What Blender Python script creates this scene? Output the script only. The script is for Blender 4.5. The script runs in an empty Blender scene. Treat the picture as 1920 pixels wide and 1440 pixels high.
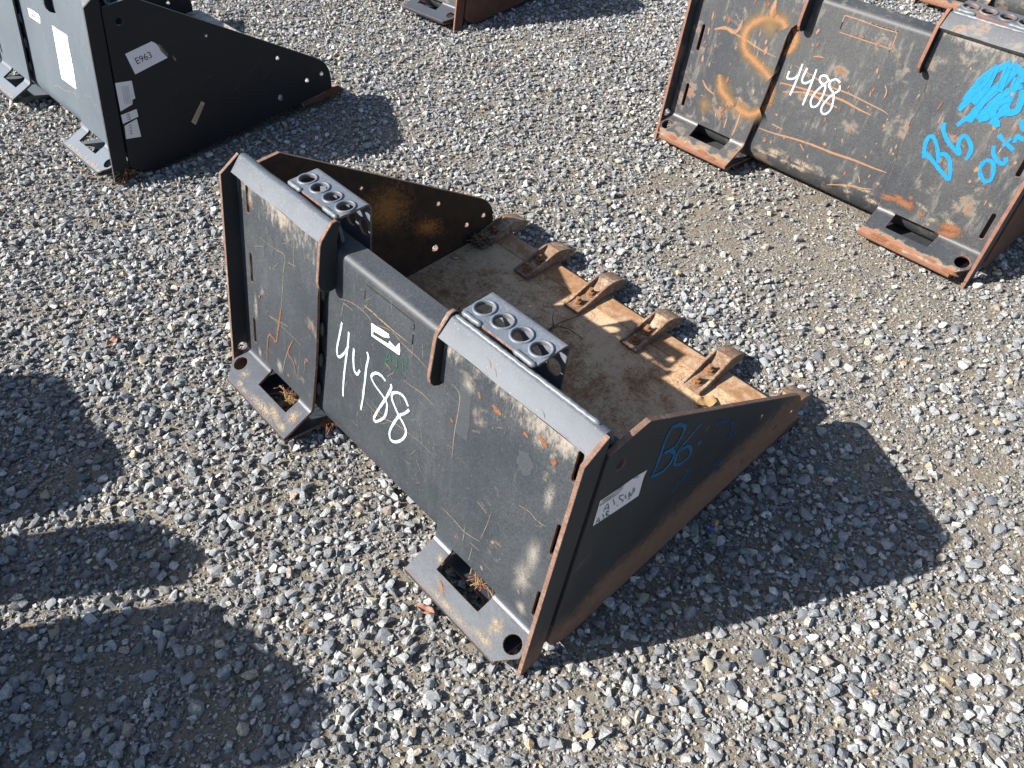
import bpy, bmesh, math, random
import numpy as np
from mathutils import Matrix, Vector

random.seed(7)
rng = np.random.default_rng(11)
scene = bpy.context.scene
C = scene.collection
R = math.radians

# ------------------------------------------------------------ camera, sky, sun, exposure
cam = bpy.data.objects.new('camera', bpy.data.cameras.new('camera'))
C.objects.link(cam)
scene.camera = cam
cam.data.sensor_width = 36.0
cam.data.lens = 1427.97 / 1920 * 36.0
cam.data.clip_start = 0.05
cam.data.clip_end = 400
RC = ((0.68137421, 0.73191963, 0.00477898), (0.53364643, -0.49230359, -0.6876472), (-0.50094977, 0.47109535, -0.72602927))
cam.matrix_world = Matrix(((RC[0][0], -RC[1][0], -RC[2][0], 1.65919818), (RC[0][1], -RC[1][1], -RC[2][1], -0.56544611),
                           (RC[0][2], -RC[1][2], -RC[2][2], 1.57987004), (0, 0, 0, 1)))
SUN_AZ, SUN_EL = R(57.2), R(35.7)          # direction the light travels (from +X), height of the sun
world = bpy.data.worlds.new('World')
scene.world = world
world.use_nodes = True
wn = world.node_tree.nodes
sky = wn.new('ShaderNodeTexSky')
sky.sky_type = 'NISHITA'
sky.sun_disc = False
sky.sun_elevation = SUN_EL
sky.sun_rotation = math.atan2(-math.cos(SUN_AZ), -math.sin(SUN_AZ))
sky.air_density, sky.dust_density, sky.ozone_density = 1.0, 1.0, 1.0
wn['Background'].inputs['Strength'].default_value = 0.070
world.node_tree.links.new(sky.outputs[0], wn['Background'].inputs['Color'])
sun = bpy.data.objects.new('sun', bpy.data.lights.new('sun', 'SUN'))
C.objects.link(sun)
sun.data.energy = 4.6
sun.data.angle = R(0.53)
sun.data.color = (1.0, 0.955, 0.89)
ld = Vector((math.cos(SUN_AZ) * math.cos(SUN_EL), math.sin(SUN_AZ) * math.cos(SUN_EL), -math.sin(SUN_EL)))
sun.rotation_euler = ld.to_track_quat('-Z', 'Y').to_euler()
scene.view_settings.view_transform = 'Standard'
scene.view_settings.look = 'None'
scene.view_settings.exposure = 1.45
scene.view_settings.gamma = 1.0
scene.view_settings.use_curve_mapping = False

# ------------------------------------------------------------ material helpers
class NT:
    def __init__(s, name):
        s.m = bpy.data.materials.new(name)
        s.m.use_nodes = True
        s.t = s.m.node_tree
        s.b = s.t.nodes['Principled BSDF']
        s.out = s.t.nodes['Material Output']
        s.tc = s.t.nodes.new('ShaderNodeTexCoord')
        s.co = s.tc.outputs['Object']
    def n(s, typ, **kw):
        o = s.t.nodes.new(typ)
        for k, v in kw.items():
            setattr(o, k, v)
        return o
    def put(s, sock, v):
        if isinstance(v, bpy.types.NodeSocket):
            s.t.links.new(v, sock)
        elif isinstance(v, (tuple, list)) and len(v) == 3 and sock.type == 'RGBA':
            sock.default_value = (*v, 1)
        else:
            sock.default_value = v
    def math(s, op, a, b=0.0, c=None, clamp=False):
        o = s.n('ShaderNodeMath', operation=op, use_clamp=clamp)
        s.put(o.inputs[0], a); s.put(o.inputs[1], b)
        if c is not None: s.put(o.inputs[2], c)
        return o.outputs[0]
    def scale(s, v, off=(0, 0, 0)):
        o = s.n('ShaderNodeMapping')
        s.t.links.new(s.co, o.inputs[0])
        o.inputs['Scale'].default_value = v
        o.inputs['Location'].default_value = off
        return o.outputs[0]
    def noise(s, sc, det=4, rough=0.6, vec=None, dist=0.0, off=None):
        o = s.n('ShaderNodeTexNoise')
        if off is not None: vec = s.scale((1, 1, 1), off)
        s.t.links.new(vec or s.co, o.inputs['Vector'])
        o.inputs['Scale'].default_value = sc
        o.inputs['Detail'].default_value = det
        o.inputs['Roughness'].default_value = rough
        o.inputs['Distortion'].default_value = dist
        return o.outputs[0]
    def vor(s, sc, feat='F1', out='Distance', vec=None):
        o = s.n('ShaderNodeTexVoronoi', feature=feat)
        s.t.links.new(vec or s.co, o.inputs['Vector'])
        o.inputs['Scale'].default_value = sc
        return o.outputs[out]
    def ramp(s, f, lo, hi, a=0.0, b=1.0):
        o = s.n('ShaderNodeMapRange', interpolation_type='SMOOTHSTEP')
        s.put(o.inputs[0], f)
        for i, v in enumerate((lo, hi, a, b)): s.put(o.inputs[1 + i], v)
        return o.outputs[0]
    def mix(s, f, a, b, mode='MIX'):
        o = s.n('ShaderNodeMix', data_type='RGBA', blend_type=mode)
        s.put(o.inputs[0], f); s.put(o.inputs[6], a); s.put(o.inputs[7], b)
        return o.outputs[2]
    def sep(s, v=None):
        o = s.n('ShaderNodeSeparateXYZ')
        s.t.links.new(v or s.co, o.inputs[0])
        return o.outputs
    def bump(s, h, strength, dist=0.002, prev=None):
        o = s.n('ShaderNodeBump')
        s.put(o.inputs['Height'], h)
        o.inputs['Strength'].default_value = strength
        o.inputs['Distance'].default_value = dist
        if prev is not None: s.t.links.new(prev, o.inputs['Normal'])
        return o.outputs[0]
    def done(s, col, rough, normal=None, metal=0.0, spec=0.5):
        s.put(s.b.inputs['Base Color'], col)
        s.put(s.b.inputs['Roughness'], rough)
        s.put(s.b.inputs['Metallic'], metal)
        s.put(s.b.inputs['Specular IOR Level'], spec)
        if normal is not None: s.t.links.new(normal, s.b.inputs['Normal'])
        return s.m

RUST = (0.26, 0.105, 0.045)
RUST_D = (0.11, 0.05, 0.028)
TAN = (0.40, 0.315, 0.215)

def paint(name, base=(0.0185, 0.0235, 0.0300), dust=0.5, rust=0.3, rough=0.53, scuff=None, low_rust=0.0, seed=0.0, dustcol=(0.27, 0.27, 0.265), wave=0.25, streaks=0.3, spec=0.5, foot_edge=0.0):
    """worn black equipment paint: dust film, specks, chips down to rust, optional scuffed band (z from, z to)"""
    t = NT(name)
    big = t.noise(3.1, 5, 0.62, off=(seed, 0, 0))
    fine = t.noise(240, 8, 0.75, off=(0, seed, 0))
    st = t.noise(1.0, 5, 0.7, vec=t.scale((38, 38, 2.2), (seed, seed, 0)))
    d = t.ramp(t.math('ADD', t.math('MULTIPLY', big, 0.42), t.math('MULTIPLY', fine, 0.68)), 0.42, 0.80, 0, dust * 0.36)
    d = t.math('ADD', d, t.ramp(st, 0.52, 0.8, 0, dust * streaks * 0.5), clamp=True)
    col = t.mix(d, base, dustcol)
    # pale specks
    sv = t.vor(230)
    pick = t.sep(t.vor(230, out='Color'))[0]
    sp = t.math('MULTIPLY', t.ramp(sv, 0.12, 0.30, 1, 0), t.ramp(pick, 0.90, 0.94, 0, 1.0 * dust))
    sp = t.math('MULTIPLY', sp, t.ramp(t.noise(14, 4, 0.7, off=(seed, 3, 1)), 0.42, 0.66))
    col = t.mix(sp, col, (0.42, 0.41, 0.39))
    fs = t.noise(1.0, 4, 0.7, vec=t.scale((420, 420, 14), (seed, seed, 0)))
    col = t.mix(t.ramp(fs, 0.60, 0.74, 0, 0.22 * dust), col, dustcol)
    z = t.sep()[2]
    if scuff:
        z0, z1 = scuff
        s2 = t.noise(1.0, 8, 0.82, vec=t.scale((95, 95, 22), (seed, 1, 2)))
        s3 = t.noise(7, 5, 0.7, off=(1, seed, 2))
        f = t.math('ADD', t.ramp(z, z0, z1, 0, 0.75), t.math('MULTIPLY', t.math('SUBTRACT', s2, 0.5), 1.3))
        f = t.math('ADD', f, t.math('MULTIPLY', t.math('SUBTRACT', s3, 0.5), 1.3))
        f = t.math('MULTIPLY', t.ramp(f, 0.50, 0.90, 0, 0.80), t.ramp(z, z0, z0 + 0.04))
        col = t.mix(f, col, t.mix(s2, (0.20, 0.17, 0.135), (0.36, 0.325, 0.275)))
    # rust chips
    rn = t.noise(8.5, 9, 0.66, off=(seed + 4, 2, 0), dist=0.3)
    rv = t.math('ADD', rn, t.math('MULTIPLY', t.math('SUBTRACT', t.noise(60, 4, 0.7, off=(2, seed, 0)), 0.5), 0.16))
    rth = 0.78 - 0.2 * rust
    rm = t.ramp(rv, rth, rth + 0.035)
    rcol = t.mix(t.noise(120, 5, 0.7), RUST_D, (0.25, 0.11, 0.052))
    halo = t.ramp(rv, rth - 0.07, rth + 0.02, 0, 0.45)
    col = t.mix(halo, col, (0.24, 0.20, 0.15))
    col = t.mix(rm, col, rcol)
    if foot_edge:
        ey = t.math('ADD', t.math('MULTIPLY', t.sep()[1], -1.0), t.math('MULTIPLY', t.math('SUBTRACT', t.noise(32, 7, 0.75, off=(seed, 5, 0)), 0.5), 0.07))
        ef = t.math('MULTIPLY', t.ramp(ey, 0.117, 0.121), foot_edge)
        hf = t.math('MULTIPLY', t.ramp(ey, 0.111, 0.118), 0.5 * foot_edge)
        col = t.mix(hf, col, (0.34, 0.27, 0.18))
        col = t.mix(ef, col, t.mix(t.noise(70, 6, 0.75), (0.10, 0.045, 0.03), (0.30, 0.14, 0.075)))
        rm = t.math('MAXIMUM', rm, ef)
    if low_rust:
        lz = t.math('ADD', z, t.math('MULTIPLY', t.sep()[1], -0.10))
        lf = t.math('ADD', t.ramp(lz, 0.27, -0.03), t.math('MULTIPLY', t.math('SUBTRACT', t.noise(5, 9, 0.75, off=(seed, 9, 0)), 0.5), 1.0))
        lf = t.math('ADD', lf, t.math('MULTIPLY', t.math('SUBTRACT', t.noise(90, 6, 0.75), 0.5), 0.9))
        lf = t.math('MULTIPLY', t.ramp(lf, 0.30, 0.85), low_rust, clamp=True)
        lc = t.mix(t.noise(45, 6, 0.7), (0.085, 0.049, 0.034), (0.23, 0.125, 0.08))
        col = t.mix(lf, col, lc)
        rm = t.math('MAXIMUM', rm, lf)
    r = t.math('ADD', rough, t.math('ADD', t.math('MULTIPLY', d, 0.5), t.math('MULTIPLY', rm, 0.4)), clamp=True)
    r = t.math('ADD', r, t.math('MULTIPLY', t.math('SUBTRACT', fine, 0.5), 0.16), clamp=True)
    nb = t.bump(t.noise(9, 3, 0.5, off=(seed, 0, 5)), wave, 0.006)
    nb = t.bump(t.math('ADD', fine, t.math('MULTIPLY', rm, 1.2)), 0.22, 0.0012, nb)
    return t.done(col, r, nb, spec=spec)

def rusty(name, dark=RUST_D, mid=RUST, tan=TAN, tanamt=0.5, sc=1.0, rough=0.8, bump=0.5, seed=0.0, black=0.0, vary=False):
    t = NT(name)
    if vary:                                              # no two castings wear alike
        oi = t.n('ShaderNodeObjectInfo'); sm = t.n('ShaderNodeVectorMath', operation='ADD')
        t.t.links.new(t.co, sm.inputs[0]); t.t.links.new(t.math('MULTIPLY', oi.outputs['Random'], 37.0), sm.inputs[1])
        t.co = sm.outputs[0]
    a = t.noise(4.5 * sc, 8, 0.68, off=(seed, 0, 0), dist=0.4)
    b = t.noise(26 * sc, 8, 0.72, off=(0, seed, 0))
    c = t.noise(130 * sc, 5, 0.7)
    col = t.mix(t.ramp(t.math('ADD', t.math('MULTIPLY', b, 0.55), t.math('MULTIPLY', c, 0.45)), 0.37, 0.63), dark, mid)
    f = t.math('ADD', t.math('MULTIPLY', a, 0.5), t.math('ADD', t.math('MULTIPLY', b, 0.3), t.math('MULTIPLY', c, 0.2)))
    tm = t.ramp(f, 0.66 - 0.32 * tanamt, 0.80 - 0.32 * tanamt)
    col = t.mix(tm, col, t.mix(t.ramp(c, 0.3, 0.7), tuple(x * 0.78 for x in tan), tan))
    if black:
        col = t.mix(t.ramp(t.noise(3.2, 6, 0.65, off=(3, 3, seed)), 0.6 - 0.25 * black, 0.75 - 0.25 * black, 0, 0.85), col, (0.045, 0.04, 0.038))
    nb = t.bump(t.math('ADD', b, t.math('MULTIPLY', c, 0.5)), bump, 0.0022)
    return t.done(col, t.math('ADD', rough, t.math('MULTIPLY', t.math('SUBTRACT', c, 0.5), 0.2), clamp=True), nb, spec=0.3)

def mark(name, col, col2=None, hole=0.35, soft=0.12, sc=420, rough=0.6, maxa=1.0, along=95, dry=0.0):
    """paint / chalk / dust / rust lying on a plate: solid along the stroke, ragged rim, small breaks"""
    t = NT(name)
    uv = t.tc.outputs['UV']
    v = t.sep(uv)[1]
    edge = t.math('SUBTRACT', 1.0, t.math('ABSOLUTE', t.math('SUBTRACT', t.math('MULTIPLY', v, 2.0), 1.0)))
    n = t.noise(sc, 6, 0.75)
    n2 = t.noise(along, 5, 0.75)
    e = t.math('ADD', edge, t.math('MULTIPLY', t.math('SUBTRACT', n, 0.5), 1.6 * soft + 0.3))
    a = t.ramp(e, 0.04, 0.06 + soft)
    a = t.math('MULTIPLY', a, t.ramp(t.math('ADD', t.math('MULTIPLY', n2, 0.5), t.math('MULTIPLY', n, 0.5)), hole - 0.09, hole + 0.06, 0.0, 1.0))
    if dry:
        mp = t.n('ShaderNodeMapping'); t.t.links.new(uv, mp.inputs[0]); mp.inputs['Scale'].default_value = (34, 5, 1)
        mq = t.n('ShaderNodeVectorMath', operation='ADD'); t.t.links.new(mp.outputs[0], mq.inputs[0])
        ob = t.n('ShaderNodeVectorMath', operation='SCALE'); t.t.links.new(t.co, ob.inputs[0]); ob.inputs['Scale'].default_value = 9.0
        t.t.links.new(ob.outputs[0], mq.inputs[1])
        a = t.math('MULTIPLY', a, t.ramp(t.noise(1.0, 5, 0.75, vec=mq.outputs[0]), 0.33, 0.40 + 0.16 * dry, 1.0 - dry, 1.0))
    a = t.math('MULTIPLY', a, maxa)
    c = t.mix(n, col, col2 or tuple(x * 0.8 for x in col))
    t.done(c, rough, spec=0.3)
    tr = t.n('ShaderNodeBsdfTransparent')
    mx = t.n('ShaderNodeMixShader')
    t.t.links.new(a, mx.inputs[0]); t.t.links.new(tr.outputs[0], mx.inputs[1]); t.t.links.new(t.b.outputs[0], mx.inputs[2])
    t.t.links.new(mx.outputs[0], t.out.inputs[0])
    return t.m

def plain(name, col, rough=0.7, spec=0.3, var=0.2, sc=60):
    t = NT(name)
    n = t.noise(sc, 5, 0.7)
    return t.done(t.mix(n, tuple(x * (1 - var) for x in col), tuple(min(1, x * (1 + var)) for x in col)), rough, t.bump(n, 0.2, 0.0008), spec=spec)

M = {}
M['paint'] = paint('black_paint', dust=0.5, rust=0.35, seed=1.3)
M['paint_plate'] = paint('black_paint_scuffed', dust=0.5, rust=0.62, scuff=(0.41, 0.61), seed=2.1)
M['paint_foot'] = paint('black_paint_muddy', base=(0.030, 0.038, 0.050), dust=0.32, rust=0.25, seed=5.2, dustcol=(0.25, 0.255, 0.25), rough=0.37, spec=0.42)
M['paint_lip'] = paint('black_paint_glossy', base=(0.040, 0.049, 0.062), dust=0.7, rust=0.16, rough=0.55, seed=3.7, wave=0.55, spec=0.42, dustcol=(0.33, 0.36, 0.40))
M['paint_step'] = paint('worn_step_paint', base=(0.080, 0.096, 0.118), dust=0.9, rust=0.72, rough=0.48, seed=7.7, wave=0.3, dustcol=(0.36, 0.39, 0.43))
M['paint_gusset'] = paint('black_gusset_paint', base=(0.014, 0.015, 0.017), dust=0.12, rust=0.15, rough=0.55, seed=7.1, spec=0.3)
M['paint_side'] = paint('black_side_paint', base=(0.0165, 0.0180, 0.0205), dust=0.2, rust=0.16, low_rust=1.0, rough=0.55, seed=4.4, spec=0.28)
M['edge'] = rusty('rusty_cut_edge', dark=(0.10, 0.060, 0.045), mid=(0.21, 0.125, 0.088), tan=(0.33, 0.255, 0.205), tanamt=0.42, sc=3.5)
M['floor'] = rusty('dusty_rusty_floor', dark=(0.16, 0.088, 0.048), mid=(0.36, 0.195, 0.09), tan=(0.48, 0.345, 0.215), tanamt=0.74, sc=1.0, seed=2.0, bump=0.35)
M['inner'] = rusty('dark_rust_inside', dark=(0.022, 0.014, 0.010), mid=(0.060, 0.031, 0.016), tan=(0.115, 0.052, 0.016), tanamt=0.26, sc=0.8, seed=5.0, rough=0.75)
M['tooth'] = rusty('rusty_tooth', dark=(0.12, 0.07, 0.045), mid=(0.215, 0.13, 0.082), tan=(0.38, 0.295, 0.205), tanamt=0.58, sc=3.0, seed=1.0, vary=True)
M['bolt'] = rusty('rusty_bolt', dark=(0.13, 0.06, 0.03), mid=(0.30, 0.155, 0.075), tanamt=0.35, sc=6.0, seed=8.0, vary=True)
M['cutting'] = rusty('rusty_cutting_edge', dark=(0.20, 0.105, 0.05), mid=(0.30, 0.165, 0.085), tan=(0.40, 0.30, 0.20), tanamt=0.62, sc=1.6, seed=6.0)
M['weld'] = paint('painted_weld', base=(0.10, 0.11, 0.125), dust=0.35, rust=0.25, rough=0.42, seed=6.1, wave=1.0)
M['dark_weld'] = paint('black_weld', base=(0.016, 0.018, 0.02), dust=0.15, rust=0.2, rough=0.5, seed=6.6, wave=1.0)
# the cleaner bucket, the weathered bucket, the brown bucket
M['tl_paint'] = paint('blue_black_paint', base=(0.062, 0.080, 0.100), dust=0.5, rust=-0.35, seed=11.0, dustcol=(0.27, 0.29, 0.31))
M['tl_plate'] = paint('blue_black_paint_scuffed', base=(0.062, 0.080, 0.100), dust=0.5, rust=-0.3, scuff=(0.49, 0.62), seed=12.0, dustcol=(0.27, 0.29, 0.31))
M['tl_foot'] = paint('blue_black_foot_paint', base=(0.085, 0.105, 0.13), dust=0.5, rust=-0.3, seed=15.0)
M['tl_side'] = paint('clean_black_side_paint', base=(0.0075, 0.0085, 0.0115), dust=0.05, rust=-0.4, rough=0.5, seed=13.0, spec=0.25)
M['tl_edge'] = paint('worn_black_edge', base=(0.02, 0.02, 0.022), dust=0.8, rust=0.1, seed=14.0)
M['tl_floor'] = rusty('scraped_steel_floor', dark=(0.09, 0.07, 0.06), mid=(0.24, 0.20, 0.17), tan=(0.40, 0.36, 0.32), tanamt=0.7, sc=1.2, seed=7.0, rough=0.55)
M['tr_paint'] = paint('weathered_black_paint', base=(0.017, 0.0215, 0.028), dust=0.62, rust=0.72, seed=21.0, streaks=1.5, dustcol=(0.30, 0.27, 0.22))
M['tr_plate'] = paint('weathered_black_paint_scuffed', base=(0.017, 0.0215, 0.028), dust=0.62, rust=0.86, scuff=(0.47, 0.62), seed=22.0, streaks=1.5, dustcol=(0.30, 0.27, 0.22))
M['tr_lip'] = paint('weathered_glossy_paint', base=(0.07, 0.073, 0.08), dust=0.7, rust=0.9, seed=23.0)
M['tr_foot'] = paint('weathered_foot_paint', base=(0.022, 0.027, 0.034), dust=0.6, rust=0.9, rough=0.4, seed=24.0, dustcol=(0.32, 0.28, 0.22), foot_edge=1.0)
M['brown'] = rusty('brown_rust', dark=(0.065, 0.030, 0.019), mid=(0.115, 0.050, 0.030), tan=(0.15, 0.075, 0.045), tanamt=0.2, sc=1.0, seed=9.0)
M['brown_edge'] = rusty('brown_rust_edge', dark=(0.14, 0.065, 0.045), mid=(0.22, 0.105, 0.072), tan=(0.30, 0.18, 0.125), tanamt=0.3, sc=2.5, seed=10.0)
# marks
M['white_paint'] = mark('white_marker_paint', (0.50, 0.56, 0.60), (0.40, 0.47, 0.52), hole=0.37, soft=0.12, dry=0.8)
M['white_sticker'] = plain('white_sticker', (0.82, 0.82, 0.80), 0.5, var=0.06)
M['grey_sticker'] = plain('dusty_white_sticker', (0.62, 0.58, 0.58), 0.6, var=0.08)
M['tan_sticker'] = plain('tan_sticker', (0.40, 0.28, 0.17), 0.6, var=0.15, sc=200)
M['ink'] = plain('black_ink', (0.03, 0.03, 0.035), 0.6, var=0.1)
M['grey_ink'] = mark('grey_pencil', (0.16, 0.15, 0.15), hole=0.36, soft=0.3)
M['green_ink'] = mark('green_marker', (0.015, 0.16, 0.05), hole=0.38, soft=0.3)
M['green_thin'] = mark('faint_green_marker', (0.015, 0.13, 0.045), hole=0.45, soft=0.4, maxa=0.85)
M['cyan_paint'] = mark('cyan_marker_paint', (0.003, 0.185, 0.44), (0.003, 0.155, 0.38), hole=0.28, soft=0.10, dry=0.55)
M['blue_paint'] = mark('blue_marker_paint', (0.0, 0.12, 0.26), (0.0, 0.09, 0.20), hole=0.40, soft=0.25, maxa=0.85, dry=0.6)
M['blue_faint'] = mark('worn_blue_marker', (0.0, 0.085, 0.22), hole=0.52, soft=0.5, maxa=0.8)
M['orange_spray'] = mark('orange_spray_paint', (0.36, 0.165, 0.07), (0.31, 0.16, 0.075), hole=0.41, soft=1.0, sc=600, along=45, maxa=0.74)
M['orange_mist'] = mark('orange_spray_mist', (0.22, 0.15, 0.065), (0.20, 0.12, 0.05), hole=0.42, soft=1.0, sc=700, along=40, maxa=0.6)
M['scratch'] = mark('pale_scratch', (0.30, 0.25, 0.18), (0.22, 0.165, 0.11), hole=0.47, soft=0.5, maxa=0.62)
M['yellow_scratch'] = mark('yellow_scratch', (0.36, 0.27, 0.11), hole=0.48, soft=0.5, maxa=0.75)
M['rust_mark'] = mark('rust_scrape', (0.25, 0.10, 0.042), (0.13, 0.06, 0.033), hole=0.44, soft=0.6, maxa=0.92, sc=330)
M['rust_line'] = mark('rust_scratch', (0.33, 0.19, 0.105), (0.16, 0.08, 0.045), hole=0.41, soft=0.5, maxa=0.95)
M['mud'] = mark('dried_mud', (0.38, 0.31, 0.22), (0.28, 0.22, 0.15), hole=0.49, soft=1.0, sc=260, along=60, rough=0.9, maxa=0.8)
M['grey_patch'] = mark('faded_paint_patch', (0.10, 0.107, 0.115), hole=0.30, soft=0.12, sc=300, along=40, maxa=0.35)
M['bloom'] = mark('rust_bloom', (0.48, 0.20, 0.055), (0.32, 0.13, 0.04), hole=0.38, soft=1.0, sc=90, along=22, rough=0.8, maxa=0.85)
M['dust_mark'] = mark('grey_dust_smear', (0.34, 0.32, 0.28), (0.26, 0.235, 0.20), hole=0.46, soft=1.0, sc=520, along=45, rough=0.9, maxa=0.62)
M['side_scratch'] = mark('faint_side_scratch', (0.13, 0.125, 0.12), hole=0.47, soft=0.6, maxa=0.5)
M['slit'] = plain('dark_slit', (0.012, 0.011, 0.011), 0.9, var=0.1)

# ------------------------------------------------------------ mesh helpers
class MB:
    def __init__(s): s.v, s.f, s.m, s.uv, s.sm = [], [], [], [], []
    def add(s, vs, fs, mi=0, uvs=None, smooth=False):
        o = len(s.v)
        s.v += [tuple(v) for v in vs]
        for k, f in enumerate(fs):
            s.f.append(tuple(o + i for i in f))
            s.m.append(mi[k] if isinstance(mi, list) else mi)
            s.sm.append(smooth)
            s.uv += [uvs[i] for i in f] if uvs else [(0, 0.5)] * len(f)
    def build(s, name, mats, parent=None, bevel=0.0):
        me = bpy.data.meshes.new(name)
        me.from_pydata(s.v, [], s.f)
        for m in mats: me.materials.append(M[m] if isinstance(m, str) else m)
        me.polygons.foreach_set('material_index', s.m)
        me.polygons.foreach_set('use_smooth', s.sm)
        uv = me.uv_layers.new(name='UVMap')
        uv.data.foreach_set('uv', np.array(s.uv, dtype=np.float32).ravel())
        me.update()
        o = bpy.data.objects.new(name, me)
        C.objects.link(o)
        if parent: o.parent = parent
        if bevel:
            b = o.modifiers.new('bevel', 'BEVEL')
            b.width = bevel; b.segments = 2; b.limit_method = 'ANGLE'; b.angle_limit = R(40)
        return o
    # a flat plate with holes: outline / holes in (u, v), standing in frame o + u*U + v*V, thickness along W (towards -W from o)
    def plate(s, outline, holes, th, o, U, V, mi=(0, 0, 1), bev=0.0008):
        cu = bpy.data.curves.new('tmp', 'CURVE')
        cu.dimensions = '2D'; cu.fill_mode = 'BOTH'
        cu.extrude = th / 2 - bev; cu.bevel_depth = bev; cu.bevel_resolution = 0; cu.offset = -bev
        for loop in [outline] + list(holes):
            sp = cu.splines.new('POLY')
            sp.points.add(len(loop) - 1)
            for p, q in zip(sp.points, loop): p.co = (q[0], q[1], 0, 1)
            sp.use_cyclic_u = True
        tmp = bpy.data.objects.new('tmp', cu)
        me = bpy.data.meshes.new_from_object(tmp)
        o, U, V = Vector(o), Vector(U).normalized(), Vector(V).normalized()
        W = U.cross(V)
        vs = [o + U * v.co.x + V * v.co.y + W * (v.co.z - th / 2) for v in me.vertices]
        fs, ms = [], []
        for p in me.polygons:
            fs.append(tuple(p.vertices)); ms.append(mi[0] if p.normal.z > 0.9 else (mi[1] if p.normal.z < -0.9 else mi[2]))
        s.add(vs, fs, ms)
        bpy.data.meshes.remove(me); bpy.data.objects.remove(tmp); bpy.data.curves.remove(cu)
    # a bent sheet: profile in (y, z), extruded along x; thickness to the right of the direction of travel
    def bent(s, prof, th, x0, x1, mi=(0, 0, 1), nx=1, smooth=True):
        P = [Vector((0, a, b)) for a, b in prof]
        off = []
        for i, p in enumerate(P):
            d = ((P[min(i + 1, len(P) - 1)] - P[i]).normalized() if i < len(P) - 1 else Vector()) + ((P[i] - P[i - 1]).normalized() if i else Vector())
            d.normalize()
            n = Vector((0, d.z, -d.y))
            k = 1.0
            if 0 < i < len(P) - 1:
                k = 1 / max(0.5, ((P[i + 1] - P[i]).normalized() + (P[i] - P[i - 1]).normalized()).length / 2)
            off.append(p + n * th * k)
        n = len(P)
        xs = [x0 + (x1 - x0) * i / nx for i in range(nx + 1)]
        def grid(pts, m, flip):
            vs = [(x, p.y, p.z) for x in xs for p in pts]
            fs = []
            for i in range(nx):
                for j in range(n - 1):
                    q = (i * n + j, i * n + j + 1, (i + 1) * n + j + 1, (i + 1) * n + j)
                    fs.append(q[::-1] if flip else q)
            s.add(vs, fs, m, smooth=smooth)
        grid(P, mi[0], False); grid(off, mi[1], True)
        for x, fl in ((x0, True), (x1, False)):
            vs = [(x, p.y, p.z) for p in P] + [(x, p.y, p.z) for p in off]
            s.add(vs, [(j, j + 1, n + j + 1, n + j) if not fl else (n + j, n + j + 1, j + 1, j) for j in range(n - 1)], mi[2])
        for j in (0, n - 1):
            vs = [(x0, P[j].y, P[j].z), (x1, P[j].y, P[j].z), (x1, off[j].y, off[j].z), (x0, off[j].y, off[j].z)]
            s.add(vs, [(0, 1, 2, 3) if j == 0 else (3, 2, 1, 0)], mi[2])
    def prism(s, prof, x0, x1, mi=0, mcap=None):          # polygon in (y, z) extruded along x
        n = len(prof)
        vs = [(x0, a, b) for a, b in prof] + [(x1, a, b) for a, b in prof]
        fs = [(i, (i + 1) % n, n + (i + 1) % n, n + i) for i in range(n)] + [tuple(range(n))[::-1], tuple(range(n, 2 * n))]
        s.add(vs, fs, [mi] * n + [mi if mcap is None else mcap] * 2)
    def tube(s, pts, r, seg=8, mi=0, smooth=True, closed=False):
        P = [Vector(p) for p in pts]
        n = len(P)
        rr = r if isinstance(r, (list, tuple)) else [r] * n
        ref = Vector((0.31, 0.22, 0.93))
        vs = []
        for i, p in enumerate(P):
            d = (P[(i + 1) % n] - P[i - 1]) if closed else (P[min(i + 1, n - 1)] - P[max(i - 1, 0)])
            d.normalize()
            a = d.cross(ref).normalized(); b = d.cross(a)
            vs += [p + (a * math.cos(2 * PI * k / seg) + b * math.sin(2 * PI * k / seg)) * rr[i] for k in range(seg)]
        fs = []
        for i in range(n if closed else n - 1):
            for k in range(seg):
                fs.append((i * seg + k, i * seg + (k + 1) % seg, ((i + 1) % n) * seg + (k + 1) % seg, ((i + 1) % n) * seg + k))
        if not closed: fs += [tuple(range(seg))[::-1], tuple((n - 1) * seg + k for k in range(seg))]
        s.add(vs, fs, mi, smooth=smooth)
    def cyl(s, c, axis, r, h, seg=12, mi=0, r2=None):
        c, a = Vector(c), Vector(axis).normalized()
        ref = Vector((0, 0, 1)) if abs(a.z) < 0.9 else Vector((1, 0, 0))
        u = a.cross(ref).normalized(); w = a.cross(u)
        r2 = r if r2 is None else r2
        vs = [c + (u * math.cos(2 * PI * k / seg) + w * math.sin(2 * PI * k / seg)) * rr + a * hh for hh, rr in ((0, r), (h, r2)) for k in range(seg)]
        fs = [(k, (k + 1) % seg, seg + (k + 1) % seg, seg + k) for k in range(seg)] + [tuple(range(seg))[::-1], tuple(range(seg, 2 * seg))]
        s.add(vs, fs, mi)
    def ring(s, c, axis, ri, ro, h, seg=24, mi=0):
        c, a = Vector(c), Vector(axis).normalized()
        ref = Vector((0, 0, 1)) if abs(a.z) < 0.9 else Vector((1, 0, 0))
        u = a.cross(ref).normalized(); w = a.cross(u)
        prof = [(ro, 0), (ro - h * 0.35, h), (ri + h * 0.3, h), (ri, h * 0.4), (ri, -0.006)]
        n = len(prof)
        vs = [c + (u * math.cos(2 * PI * k / seg) + w * math.sin(2 * PI * k / seg)) * p[0] + a * p[1] for k in range(seg) for p in prof]
        fs = [(k * n + j, k * n + j + 1, ((k + 1) % seg) * n + j + 1, ((k + 1) % seg) * n + j) for k in range(seg) for j in range(n - 1)]
        s.add(vs, fs, mi, smooth=True)

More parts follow.
